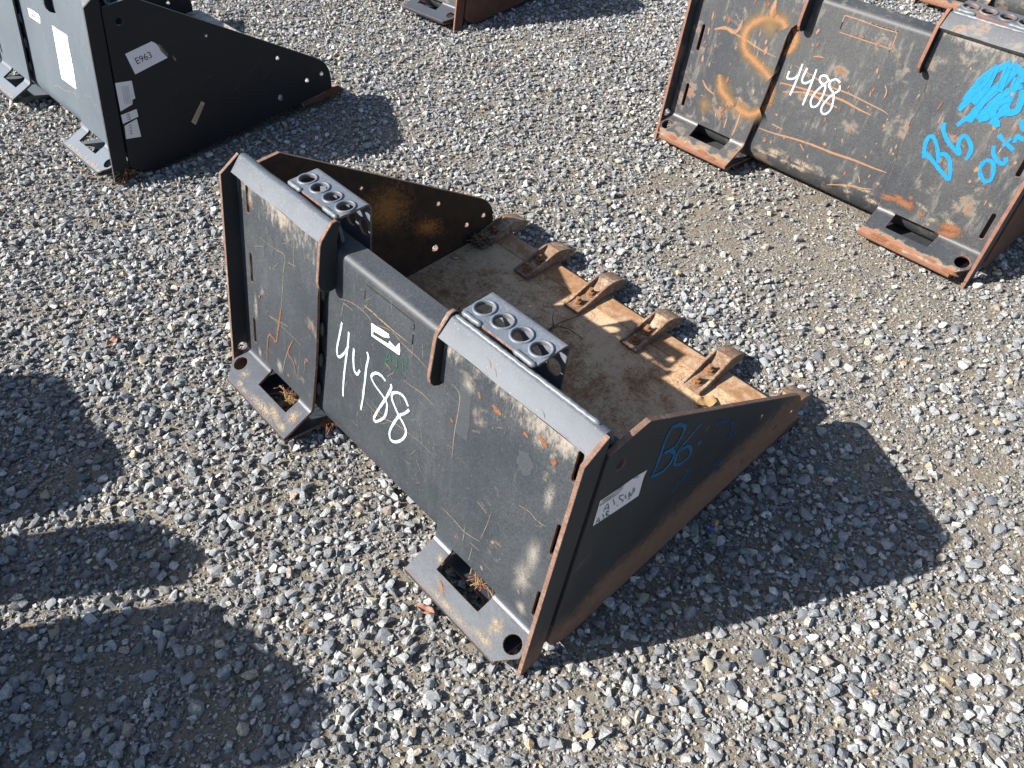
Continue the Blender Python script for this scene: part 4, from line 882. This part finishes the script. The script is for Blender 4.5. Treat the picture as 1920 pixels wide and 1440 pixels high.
# the largest loose stones, one by one, lying on the ground
pm = []
for i in range(14):
    v, f = hull(22, 700 + i, 0.52 + 0.2 * (i % 3) / 2)
    me_o = np_mesh('stone', v * 0.5, f, stone_mat, False, np.repeat(PAL[[0, 1, 2, 2, 3, 1, 2, 5, 1, 1, 2, 9, 2, 3][i]][None], len(v), 0))
    pm.append(me_o.data); bpy.data.objects.remove(me_o)
n_big, tries, placed = 0, 0, []
srng = random.Random(77)
while n_big < 296 and tries < 20000:
    tries += 1
    u, v_ = srng.random(), srng.random()
    x, y = srng.uniform(-1.6, 2.1), srng.uniform(-1.0, 2.2)
    vis, dep = seen(np.array([x]), np.array([y]), -10)
    if not vis[0] or dep[0] > 2.35 or inside_bucket(np.array([x]), np.array([y]), 0.02)[0]: continue
    if -0.03 < x < 1.23 and -0.16 < y < 0.0: continue
    if any((x - a) ** 2 + (y - b) ** 2 < 0.045 ** 2 for a, b in placed): continue
    if float(dirt(np.array([x]), np.array([y]))[0]) > srng.uniform(0.2, 1.2): continue
    o = bpy.data.objects.new('stone', pm[srng.randrange(len(pm))])
    C.objects.link(o); o.parent = ground
    s = srng.uniform(0.027, 0.039)
    o.scale = (s * srng.uniform(0.85, 1.15), s * srng.uniform(0.85, 1.1), s * srng.uniform(0.8, 1.05))
    o.location = (x, y, float(ground_z(np.array([x]), np.array([y]))[0]) + s * 0.12)
    o.rotation_euler = (srng.gauss(0, 0.3), srng.gauss(0, 0.3), srng.uniform(0, 6.28))
    placed.append((x, y)); n_big += 1

# ------------------------------------------------------------ buckets
main = make_bucket()
plain_bucket = copy_tree(main)                              # a bucket without teeth, before the teeth go on
def place(b, key):
    loc, rot, sc = PLACES[key]
    b.location = loc; b.rotation_euler = rot; b.scale = (sc,) * 3
place(main, 'main')
main['label'] = 'black toothed loader bucket marked 4488 in the middle, in front of the others'
tr = copy_tree(main); place(tr, 'tr')
tr['label'] = 'weathered black bucket with orange spray paint and bright blue writing'
tm = copy_tree(main); place(tm, 'tm')
tm['label'] = 'brown rusty bucket cut off by the top edge, between the two labelled buckets'
tc = copy_tree(main); place(tc, 'tc')
tc['label'] = 'dark grey bucket behind the blue written bucket, only its back edge in view'
tl = plain_bucket; place(tl, 'tl')
tl['label'] = 'clean black bucket with white paper stickers and no teeth'
proto = make_tooth(main)
TX = [0.040, 0.2565, 0.4852, 0.7144, 0.9436, 1.160]
for i, x in enumerate(TX):
    o = proto if i == 0 else copy_tree(proto, main)
    o.location = (x, 0.786, 0.0335); o.rotation_euler = (0.012, 0, [0.03, -0.02, 0.01, -0.03, 0.02, 0.0][i]); o.scale = (1, [1.0, 0.985, 1.02, 0.97, 1.01, 1.0][i], [1.0, 1.06, 0.95, 1.04, 0.97, 1.0][i])
for b in (tr, tm, tc):
    for x in TX:
        o = copy_tree(proto, b); o.location = (x, 0.786, 0.0335); o.rotation_euler = (0.012, 0, 0)
# plain cutting edge bolts on the clean bucket
cb = None
for x in (0.15, 0.37, 0.60, 0.83, 1.05):
    if cb is None:
        m = MB(); m.cyl((0, 0, 0), (0, 0, 1), 0.017, 0.004, 16); m.cyl((0, 0, 0.004), (0, 0, 1), 0.0135, 0.012, 6); m.cyl((0, 0, 0.016), (0, 0, 1), 0.008, 0.008, 10)
        cb = m.build('edge_bolt', ['bolt'], tl, bevel=0.0008); o = cb
    else: o = copy_tree(cb, tl)
    o.location = (x, 0.80, 0.029)
T_TL = {'': {'black_paint': 'tl_paint', 'black_paint_scuffed': 'tl_plate', 'black_paint_muddy': 'tl_foot', 'black_side_paint': 'tl_side', 'rusty_cut_edge': 'tl_edge', 'dusty_rusty_floor': 'tl_floor', 'dark_rust_inside': 'tl_side', 'rusty_cutting_edge': 'tl_floor', 'black_gusset_paint': 'tl_side'}}
T_TR = {'': {'black_paint': 'tr_paint', 'black_paint_scuffed': 'tr_plate', 'black_paint_muddy': 'tr_foot', 'black_paint_glossy': 'tr_lip', 'worn_step_paint': 'tr_lip', 'rusty_cut_edge': 'brown_edge', 'black_side_paint': 'tr_paint'}, 'side_plate': {'black_side_paint': 'brown', 'rusty_cut_edge': 'brown_edge'}}
T_TM = {'': {'black_side_paint': 'brown', 'rusty_cut_edge': 'brown_edge', 'black_paint': 'tr_paint', 'black_paint_scuffed': 'tr_plate'}}
T_TC = {'': {'black_paint': 'tr_paint', 'black_paint_scuffed': 'tr_plate', 'black_paint_muddy': 'tr_foot'}}
swap(tl, T_TL); swap(tr, T_TR); swap(tm, T_TM); swap(tc, T_TC)

# ------------------------------------------------------------ writing, stickers and marks (coordinates lie in the plates)
def strokes(parent, name, surf, lines, w, mats, taper=False, groups=None):
    if groups:
        k = 0
        for n in groups:
            strokes(parent, name, surf, lines[k:k + n], w, mats, taper); k += n
        return
    m = MB()
    for i, P in enumerate(lines): stroke(m, surf, P, w, i, 0, taper)
    return m.build(name, mats, parent)
# middle bucket
strokes(main, 'painted_digit', on_sheet, D['num'], 0.0078, ['white_paint'], groups=(2, 2, 1, 1))
m = MB(); patch(m, on_sheet, D['sticker'][0], 0.0009); ts = m.build('torn_sticker', ['white_sticker'], main)
m = MB()
for k, (x0, x1, z) in enumerate([(0.552, 0.585, 0.4605), (0.553, 0.580, 0.4570), (0.556, 0.590, 0.4640), (0.632, 0.640, 0.4560)]): stroke(m, on_sheet, [(x0, z), (x1, z + 0.0012)], 0.0016, k, 0, False, 0.0012)
tag(m.build('small_print', ['grey_ink'], ts), kind='stuff')
strokes(main, 'green_letter', on_sheet, D['ajr'], 0.0026, ['green_thin'], groups=(2, 2, 1))
m = MB()
for i, P in enumerate(D['scr']): stroke(m, on_sheet, P, 0.0030 if i != 1 else 0.0046, i, 1 if i in (1, 4) else 0, True, 0.0006)
tag(m.build('sheet_scratches', ['scratch', 'yellow_scratch'], main), kind='stuff')
m = MB()
rr = random.Random(9)
for i, P in enumerate(D['scrL'] + D['scrL2'] + D['scrR'] + D['scrR2']):
    rusty_one = i in (4, 5, 6)
    stroke(m, on_plate, P, 0.0075 if rusty_one else rr.uniform(0.0022, 0.004), i, 1 if rusty_one else 0, True, 0.0006)
for k in range(24):
    x = rr.choice([rr.uniform(0.06, 0.35), rr.uniform(0.86, 1.13)]); z = rr.uniform(0.12, 0.56); a = rr.uniform(0, PI); L = rr.uniform(0.01, 0.06)
    stroke(m, on_plate, [(x, z), (x + L * math.cos(a) * 0.5, z + L * math.sin(a) * 0.5 + 0.002), (x + L * math.cos(a) if 0.06 < x + L * math.cos(a) < 1.13 else x, z + L * math.sin(a))], rr.uniform(0.001, 0.0018), k, 0, True, 0.0006)
for i, P in enumerate(D['rustR']): stroke(m, on_plate, P, 0.017 if i < 2 else 0.012, i, 1, True, 0.0006)
for k in range(14):
    x = rr.choice([rr.uniform(0.07, 0.35), rr.uniform(0.87, 1.12)]); z = rr.uniform(0.11, 0.55)
    blotch(m, on_plate, (x, z), rr.uniform(0.003, 0.009), rr.uniform(0.003, 0.012), rr.uniform(0, 3), k, 1 if k % 3 else 0)
tag(m.build('plate_scratches', ['scratch', 'rust_mark'], main), kind='stuff')
m = MB()
for k in range(40):
    x, z = rr.uniform(0.42, 0.78), rr.uniform(0.10, 0.53); a = rr.uniform(-0.4, 2.6); L = rr.uniform(0.008, 0.05)
    stroke(m, on_sheet, [(x, z), (x + L * math.cos(a) * 0.5, z + L * math.sin(a) * 0.5 - 0.001), (x + L * math.cos(a), z + L * math.sin(a))], rr.uniform(0.001, 0.0022), k, 0, True, 0.0006)
tag(m.build('sheet_scuffs', ['scratch'], main), kind='stuff')
m = MB()
for i, (x, f, ra, rb, an) in enumerate([(1.105, 0.082, 0.050, 0.015, 0.0), (1.108, 0.050, 0.020, 0.030, 0.2), (1.00, 0.090, 0.12, 0.010, 0.0), (0.905, 0.030, 0.020, 0.012, 0.6), (0.95, 0.07, 0.030, 0.007, 0.4), (1.10, 0.040, 0.020, 0.010, 0.3),
                                       (0.085, 0.060, 0.020, 0.022, 0.2), (0.22, 0.085, 0.10, 0.017, 0.0), (0.12, 0.090, 0.05, 0.010, 0.0), (0.315, 0.045, 0.026, 0.030, 0.4), (0.26, 0.075, 0.05, 0.020, 0.2), (0.10, 0.085, 0.02, 0.012, 0.1), (0.31, 0.085, 0.03, 0.014, 0)]):
    blotch(m, on_foot, (x, f), ra, rb, an, i, 0)
blotch(m, on_foot, (0.318, 0.050), 0.016, 0.012, 0.4, 6, 1); blotch(m, on_foot, (0.955, 0.072), 0.024, 0.005, 0.5, 7, 1)
tag(m.build('dried_mud', ['mud', 'rust_mark'], main), kind='stuff')
m = MB()
for i, (x, z, ra, rb) in enumerate([(1.125, 0.28, 0.024, 0.065), (1.115, 0.20, 0.034, 0.060), (1.13, 0.12, 0.02, 0.024), (1.125, 0.44, 0.016, 0.05), (0.075, 0.55, 0.018, 0.03), (0.075, 0.25, 0.012, 0.06), (0.085, 0.11, 0.012, 0.02), (0.19, 0.13, 0.02, 0.028), (0.885, 0.535, 0.026, 0.026)]):
    blotch(m, on_plate, (x, z), ra, rb, 0, i, 0)
m_ = MB()
stroke(m_, on_plate, [(0.877, 0.540), (0.882, 0.47), (0.886, 0.405)], 0.042, 0, 0); blotch(m_, on_plate, (0.165, 0.475), 0.014, 0.028, 0.1, 3, 0); blotch(m_, on_plate, (0.150, 0.505), 0.008, 0.012, 0.1, 4, 0); blotch(m_, on_plate, (1.055, 0.470), 0.022, 0.030, 0.2, 5, 0)
tag(m_.build('faded_patch', ['grey_patch'], main), kind='stuff')
tag(m.build('dust_stains', ['dust_mark'], main), kind='stuff')
m = MB()
for i, (x, f, w_) in enumerate([(0.905, 0.55, 0.006), (0.925, 0.42, 0.004), (1.05, 0.30, 0.003), (0.12, 0.4, 0.003)]):
    stroke(m, on_lip, [(x, f), (x + 0.02, f - 0.03), (x + 0.032, f - 0.22)], w_, i, 0, True, 0.0006)
for i in range(26):
    x = rr.choice([rr.uniform(0.03, 0.39), rr.uniform(0.81, 1.17)])
    stroke(m, on_lip, [(x, 0.04), (x + 0.012, 0.05), (x + rr.uniform(0.015, 0.03), 0.03)], rr.uniform(0.0015, 0.0035), i, 0, True, 0.0004)
tag(m.build('lip_rust', ['rust_mark'], main), kind='stuff')
m = MB()
blotch(m, on_inner, (0.48, 0.30), 0.13, 0.11, -0.6, 0, 0, 26); blotch(m, on_inner, (0.30, 0.40), 0.08, 0.06, -0.6, 1, 0, 20); blotch(m, on_inner, (0.62, 0.17), 0.10, 0.05, -0.5, 2, 0, 20)
tag(m.build('inner_rust_bloom', ['bloom'], main), kind='stuff')
m = MB()
for k in range(26):
    y = rr.uniform(0.10, 0.62); z = rr.uniform(0.06, 0.55 - 0.62 * max(0, y - 0.15)); L = rr.uniform(0.02, 0.10); a = rr.uniform(0.35, 0.9)
    stroke(m, on_side, [(y, z), (y + L * 0.5 * math.cos(a), z + L * 0.5 * math.sin(a) - 0.002), (y + L * math.cos(a), z + L * math.sin(a))] if z + L * math.sin(a) < 0.58 - 0.64 * max(0, y + L - 0.19) else [(y, z), (y + 0.01, z + 0.004)], rr.uniform(0.001, 0.0022), k, 0, True, 0.0005)
tag(m.build('side_scratches', ['side_scratch'], main), kind='stuff')
strokes(main, 'blue_character', on_side, D['b6'], 0.0105, ['blue_paint'], groups=(3, 1, 1))
strokes(main, 'faint_blue_character', on_side, D['b6f'], 0.014, ['blue_faint'], groups=(2, 1, 1, 1, 1, 2))
m = MB(); patch(m, on_side, D['stk2'][0], 0.0007); st2 = m.build('handwritten_sticker', ['grey_sticker'], main)
m = MB()
for i, P in enumerate(D['stk2t']): stroke(m, on_side, P, 0.0030, i, 0, False, 0.0011)
for i, P in enumerate(D['stk2g']): stroke(m, on_side, P, 0.0024, i, 1, False, 0.0011)
m.build('handwriting', ['grey_ink', 'green_ink'], st2)

# weathered bucket
strokes(tr, 'painted_digit', on_sheet, D['t_num'], 0.0070, ['white_paint'], groups=(2, 2, 1, 1))
m = MB()
for i, P in enumerate(D['t_orL'][:2]): stroke(m, on_plate, P, 0.036, i, 0, False)
stroke(m, on_plate, D['t_orL'][2], 0.040, 2, 0, True)
for i, P in enumerate(D['t_orC']): stroke(m, on_sheet, P, 0.036, i, 0, False)
m.build('orange_spray_mark', ['orange_spray'], tr)
m = MB()
for i, P in enumerate(D['t_orL']): stroke(m, on_plate, P, 0.075, i, 0, i == 2, 0.0004)
for i, P in enumerate(D['t_orC']): stroke(m, on_sheet, P, 0.060, i, 0, True, 0.0004)
for i, c in enumerate([(0.20, 0.24), (0.24, 0.20), (0.30, 0.46), (0.15, 0.16)]): blotch(m, on_plate, c, 0.05, 0.045, 0, i + 4, 0)
tag(m.build('orange_spray_mist', ['orange_mist'], tr), kind='stuff')
m = MB()
for i, P in enumerate(D['t_scr']): stroke(m, on_sheet, P, 0.0105 if i in (0, 1, 3) else 0.0065, i, 0, True, 0.0006)
for i, P in enumerate(D['t_box']): stroke(m, on_sheet, [(a, b + 0.0165) for a, b in P], 0.0045, i, 0, False, 0.0006)
for i, P in enumerate(D['t_rustL']): stroke(m, on_plate, P, [0.026, 0.018, 0.008, 0.011][i] if i < 4 else 0.010, i, 0, True, 0.0005)
for k in range(60):
    x = rr.uniform(0.38, 0.84); z = rr.uniform(0.10, 0.53)
    blotch(m, on_sheet, (x, z), rr.uniform(0.002, 0.008), rr.uniform(0.003, 0.014), rr.uniform(-.3, .3), k, k % 3)
for k in range(60):
    x = rr.choice([rr.uniform(0.07, 0.35), rr.uniform(0.87, 1.15)]); z = rr.uniform(0.10, 0.55)
    blotch(m, on_plate, (x, z), rr.uniform(0.002, 0.009), rr.uniform(0.003, 0.022), rr.uniform(-.2, .2), k, k % 3)
for k in range(14): blotch(m, on_plate, (rr.uniform(0.86, 1.1), rr.uniform(0.10, 0.145)), rr.uniform(0.008, 0.045), rr.uniform(0.006, 0.018), rr.uniform(-.5, .5), k, 1 if k % 4 else 2)
for k in range(26):                                       # tan mud washed onto the heel
    blotch(m, on_sheet, (rr.uniform(0.36, 0.85), rr.uniform(0.078, 0.105)), rr.uniform(0.01, 0.04), rr.uniform(0.004, 0.012), 0, k, 2)
tag(m.build('rust_scratches', ['rust_line', 'rust_mark', 'mud'], tr), kind='stuff')
m = MB()
for i in range(16):
    x = rr.choice([rr.uniform(0.03, 0.33), rr.uniform(0.87, 1.17)])
    blotch(m, on_foot, (x, rr.uniform(0.085, 0.1)), rr.uniform(0.015, 0.04), 0.009, 0, i, i % 2)
tag(m.build('foot_rust', ['rust_mark', 'mud'], tr), kind='stuff')
strokes(tr, 'blue_character', on_plate, D['t_cy'][:5], 0.0125, ['cyan_paint'], groups=(3, 1, 1))
strokes(tr, 'blue_scribble', on_plate, D['t_cy'][5:18], 0.0185, ['cyan_paint'])
strokes(tr, 'blue_character', on_plate, D['t_cy'][18:], 0.0125, ['cyan_paint'], groups=(1, 1, 2, 1, 1))

# clean bucket: stickers
m = MB(); patch(m, on_plate, D['l_big'][0], 0.0007); m.build('long_sticker', ['white_sticker'], tl)
m = MB(); patch(m, on_sheet, D['l_small'][0], 0.0007); patch(m, on_sheet, D['l_small'][1], 0.0012, 1); m.build('small_sticker', ['white_sticker', 'tl_paint'], tl)
m = MB()
for i, P in enumerate(D['l_scr']): stroke(m, on_plate, P, 0.0035, i, 0, True, 0.0006)
for k in range(30):
    x = rr.choice([rr.uniform(0.1, 0.34), rr.uniform(0.87, 1.17)]); z = rr.uniform(0.3, 0.56)
    stroke(m, on_plate, [(x, z), (x + 0.003, z - 0.01), (x + 0.006, z - rr.uniform(0.01, 0.05))], rr.uniform(0.0015, 0.006), k, 0, True, 0.0006)
tag(m.build('plate_scratches', ['scratch'], tl), kind='stuff')
m = MB()
for k in range(18):
    y = rr.uniform(0.10, 0.62); z = rr.uniform(0.08, 0.50 - 0.62 * max(0, y - 0.15)); L = rr.uniform(0.02, 0.12); a = rr.uniform(0.2, 0.7)
    if z + L * math.sin(a) < 0.56 - 0.64 * max(0, y + L - 0.19): stroke(m, on_side, [(y, z), (y + L * 0.5 * math.cos(a), z + L * 0.5 * math.sin(a) - 0.004), (y + L * math.cos(a), z + L * math.sin(a))], rr.uniform(0.001, 0.0022), k, 0, True, 0.0005)
for k in range(10): blotch(m, on_side, (rr.uniform(0.1, 0.7), rr.uniform(0.1, 0.2)), 0.003, 0.003, 0, k, 0)
tag(m.build('side_scratches', ['side_scratch'], tl), kind='stuff')
m = MB(); patch(m, on_side, D['l_e'][0], 0.0007); es = m.build('lot_sticker', ['grey_sticker'], tl)
cu = bpy.data.curves.new('tmp', 'FONT'); cu.body = 'E963'; cu.size = 0.0325
tmp = bpy.data.objects.new('tmp', cu)
me = bpy.data.meshes.new_from_object(tmp)
ang = math.atan2(D['l_e'][1][1][1] - D['l_e'][1][0][1], D['l_e'][1][1][0] - D['l_e'][1][0][0])
m = MB()
ox, oz = D['l_e'][1][0]
m.add([on_side(ox + v.co.x * math.cos(ang) - v.co.y * math.sin(ang), oz + v.co.x * math.sin(ang) + v.co.y * math.cos(ang), 0.0012) for v in me.vertices], [tuple(p.vertices) for p in me.polygons])
bpy.data.meshes.remove(me); bpy.data.objects.remove(tmp); bpy.data.curves.remove(cu)
m.build('lot_lettering', ['ink'], es)
m = MB()
for i, P in enumerate([[(0.218, 0.425), (0.228, 0.40), (0.238, 0.378)], [(0.221, 0.428), (0.233, 0.405), (0.243, 0.382)]]): stroke(m, on_side, P, 0.010, i, 0, True, 0.0006)
blotch(m, on_side, (0.262, 0.362), 0.006, 0.014, 0.2, 1, 0)
tag(m.build('sticker_residue', ['scratch'], es), kind='stuff')
for i, P in enumerate(D['l_lab']):
    m = MB(); patch(m, on_side, P, 0.0007)
    sk = m.build('barcode_sticker' if i == 3 else 'data_sticker', ['tan_sticker' if i == 3 else 'grey_sticker'], tl)
    m = MB()
    c0, c1, c2 = (np.array(P[k]) for k in (0, 1, -1))
    U_, V_ = c1 - c0, c2 - c0
    if i == 0:
        for k in range(5): stroke(m, on_side, [tuple(c0 + U_ * (0.34 + 0.09 * k) + V_ * 0.14), tuple(c0 + U_ * (0.34 + 0.09 * k) + V_ * 0.78)], 0.0012, k, 0)
    elif i == 3:
        for k in range(13): stroke(m, on_side, [tuple(c0 + U_ * (0.12 + 0.062 * k) + V_ * 0.2), tuple(c0 + U_ * (0.12 + 0.062 * k) + V_ * 0.75)], 0.0016 + 0.0014 * (k % 3 == 0), k, 0)
    else:
        for k in range(4): stroke(m, on_side, [tuple(c0 + U_ * 0.3 + V_ * (0.15 + 0.2 * k)), tuple(c0 + U_ * 0.5 + V_ * (0.18 + 0.2 * k)), tuple(c0 + U_ * 0.45 + V_ * (0.28 + 0.2 * k))], 0.0022, k, 0)
    tag(m.build('small_print', ['grey_ink'], sk), kind='stuff')
m = MB(); stroke(m, on_lip, [(1.12, 0.55), (1.155, 0.62), (1.175, 0.7)], 0.014, 0, 0); m.build('blue_mark', ['cyan_paint'], tl)
m = MB()
for i in range(10): blotch(m, on_foot, (0.90 + 0.028 * i, 0.092 - 0.003 * (i % 3)), 0.024, 0.012, 0, i, 0)
for i in range(5): blotch(m, on_foot, (0.20 + 0.03 * i, 0.094), 0.024, 0.010, 0, i, 0)
tag(m.build('dried_mud', ['mud'], tl), kind='stuff')

# ------------------------------------------------------------ small litter
M['leaf'] = plain('dry_leaf', (0.30, 0.185, 0.085), 0.7, var=0.3, sc=90)
M['leaf_red'] = plain('dry_red_leaf', (0.24, 0.125, 0.085), 0.7, var=0.3, sc=90)
M['straw'] = plain('pine_straw', (0.20, 0.085, 0.035), 0.8, var=0.45, sc=30)
M['straw_pale'] = plain('dead_grass', (0.26, 0.19, 0.10), 0.8, var=0.4, sc=30)
M['twig'] = plain('dark_twig', (0.06, 0.042, 0.03), 0.9, var=0.3)
def floor_z(y): return 0.0135 + (0.0310 - 0.0135) * (y - 0.06) / 0.79
def leaf(name, x, y, z, L, Wd, ang, mat, label, curl=0.5, ridges=4):
    m = MB()
    nu, nv = 14, 6
    vs = []
    for i in range(nu + 1):
        u = i / nu
        w = Wd * math.sin(PI * min(1, u * 0.96 + 0.03)) ** 0.7
        for j in range(nv + 1):
            v = j / nv - 0.5
            px, py = (u - 0.5) * L, v * w
            pz = 0.002 + abs(v) * 2 * w * curl * (0.6 + 0.4 * math.sin(u * 9)) + 0.0022 * math.sin(u * ridges * 2 * PI) * abs(v) + 0.006 * (u - 0.4) ** 2
            vs.append((px, py, pz))
    fs = [(i * (nv + 1) + j, i * (nv + 1) + j + 1, (i + 1) * (nv + 1) + j + 1, (i + 1) * (nv + 1) + j) for i in range(nu) for j in range(nv)]
    m.add(vs, fs, 0, smooth=True)
    o = m.build(name, [mat])
    sm = o.modifiers.new('thickness', 'SOLIDIFY'); sm.thickness = 0.0006
    o.location = (x, y, z); o.rotation_euler = (0, 0, ang)
    return tag(o, label, 'leaf')
leaf('dry_leaf', 1.004, 0.783, floor_z(0.783), 0.062, 0.040, 1.0, 'leaf', 'curled dry brown leaf lying on the bucket floor beside a tooth', 0.35)
leaf('dry_leaf', 0.953, -0.158, 0.012, 0.045, 0.020, 0.4, 'leaf_red', 'small reddish leaf on the gravel at the edge of the near mounting foot', 0.6)
leaf('dry_leaf', -0.342, -0.306, 0.020, 0.042, 0.026, 1.9, 'leaf_red', 'pale red leaf on the gravel to the left of the middle bucket', 0.5)
leaf('seed_husk', 0.030, 0.690, floor_z(0.69), 0.030, 0.007, -0.1, 'leaf', 'thin pale husk on the far end of the bucket floor', 0.3)
leaf('dry_leaf', 0.545, 0.640, floor_z(0.64), 0.022, 0.017, 0.8, 'leaf_red', 'crumpled leaf scrap among the twigs on the bucket floor', 0.6)
def clump(name, c, size, n, mats, label, cat, L=0.06, r=0.0009, seed=1, flat=0.35, rad=1.0):
    q = random.Random(seed)
    m = MB()
    for k in range(n):
        p = Vector((q.gauss(0, 0.4) * size[0], q.gauss(0, 0.4) * size[1], abs(q.gauss(0, 0.4)) * size[2]))
        d = Vector((q.gauss(0, 1), q.gauss(0, 1), q.gauss(0, flat))).normalized()
        b = Vector((q.gauss(0, 1), q.gauss(0, 1), q.gauss(0, flat))) * 0.3
        ll = L * q.uniform(0.4, 1.1)
        pts = [p + d * ll * (t - 0.5) + b * ll * (t - 0.5) ** 2 for t in (0, 0.25, 0.5, 0.75, 1.0)]
        for w in pts: w.z = max(w.z, 0.001)
        m.tube(pts, r * q.uniform(0.6, 1.4), 4, k % len(mats))
    o = m.build(name, mats)
    o.location = c
    return tag(o, label, cat)
clump('pine_straw_clump', (0.235, -0.045, 0.022), (0.055, 0.018, 0.030), 90, ['straw', 'straw', 'straw_pale'], 'clump of red pine straw caught in the far mounting foot', 'pine straw', seed=2)
clump('pine_straw_clump', (0.360, -0.012, 0.022), (0.02, 0.018, 0.03), 50, ['straw', 'straw'], 'tuft of red pine straw stuffed under the edge of the back sheet', 'pine straw', seed=3, L=0.045)
clump('bark_shred_strip', (1.000, -0.036, 0.046), (0.050, 0.003, 0.006), 34, ['straw', 'straw', 'straw_pale'], 'strip of tan bark shreds inside the near mounting foot hole', 'bark shreds', seed=4, L=0.04)
clump('dead_grass_tuft', (-1.215, 0.105, 0.012), (0.035, 0.035, 0.05), 120, ['straw_pale', 'straw', 'twig'], 'tuft of dead grass at the bottom corner of the clean black bucket', 'dead grass', seed=5, L=0.075, flat=0.8)
clump('twig_tangle', (0.045, 0.800, 0.050), (0.045, 0.035, 0.016), 60, ['twig', 'twig', 'straw_pale'], 'tangle of dark twigs and leaves over the farthest tooth', 'twigs', seed=6, L=0.065, r=0.0012)
def twigs(name, paths, r, label):
    m = MB()
    for P in paths: m.tube(P, [r * (1 - 0.5 * i / (len(P) - 1)) for i in range(len(P))], 5)
    return tag(m.build(name, ['twig']), label, 'twig')
twigs('twig', [[(0.505, 0.655, floor_z(.655) + .003), (0.50, 0.69, floor_z(.69) + .006), (0.508, 0.73, floor_z(.73) + .007), (0.520, 0.79, floor_z(.79) + .004)],
               [(0.500, 0.67, floor_z(.67) + .003), (0.515, 0.70, floor_z(.70) + .012), (0.545, 0.715, floor_z(.715) + .010), (0.60, 0.718, floor_z(.718) + .006)],
               [(0.505, 0.69, floor_z(.69) + .006), (0.48, 0.71, floor_z(.71) + .016), (0.47, 0.725, floor_z(.725) + .02)]], 0.0018, 'thin branched twig on the bucket floor reaching towards a tooth')
clump('twig_scraps', (0.245, 0.515, floor_z(.515)), (0.02, 0.015, 0.008), 16, ['twig'], 'few black twig scraps on the bucket floor below the back sheet', 'twigs', seed=8, L=0.03, r=0.0013)
m = MB()
v, f = hull(12, 31, 0.5)
m.add(v * 0.009, [tuple(q) for q in f], 0)
M['blue_chip'] = plain('blue_plastic', (0.01, 0.07, 0.33), 0.4, var=0.1)
o = m.build('plastic_chip', ['blue_chip']); o.location = (1.253, 0.477, 0.016)
tag(o, 'tiny blue plastic chip on the shaded gravel beside the bucket', 'plastic chip')

# ------------------------------------------------------------ unseen made-up frame, added to cast the shadow across the left foreground
fr = empty('shadow_caster_frame', (0, 0, 0), (0, 0, 0), 'unseen black steel frame added outside the view to cast the left foreground shadow', 'shadow caster')
b = MB()
b.prism([(-1.25, 0.0), (-1.19, 0.0), (-1.19, 0.20), (-1.25, 0.20)], -0.84, 0.64)
b.build('base_bar', ['paint'], fr, bevel=0.004)
for i, P in enumerate([[(-0.84, 0.2), (-0.84, 0.60), (-0.80, 0.632), (-0.66, 0.640), (-0.60, 0.622), (-0.44, 0.640), (-0.33, 0.605), (-0.30, 0.57), (-0.255, 0.53), (-0.232, 0.42), (-0.24, 0.2)],
          [(-0.170, 0.2), (-0.163, 0.57), (-0.128, 0.618), (-0.085, 0.615), (-0.06, 0.640), (0.0, 0.644), (0.03, 0.612), (0.055, 0.60), (0.045, 0.40), (0.02, 0.2)],
          [(0.130, 0.2), (0.125, 0.58), (0.17, 0.612), (0.21, 0.606), (0.25, 0.640), (0.31, 0.634), (0.36, 0.660), (0.42, 0.655), (0.475, 0.668), (0.50, 0.640), (0.546, 0.620), (0.578, 0.573), (0.605, 0.48), (0.63, 0.2)]]):
    u = MB(); u.plate(P, [], 0.03, (0, -1.235, 0), (1, 0, 0), (0, 0, 1), (0, 0, 0), bev=0.002)  # outlines shaped to the lobes of the shadow they cast
    u.build('upright', ['paint'], fr)
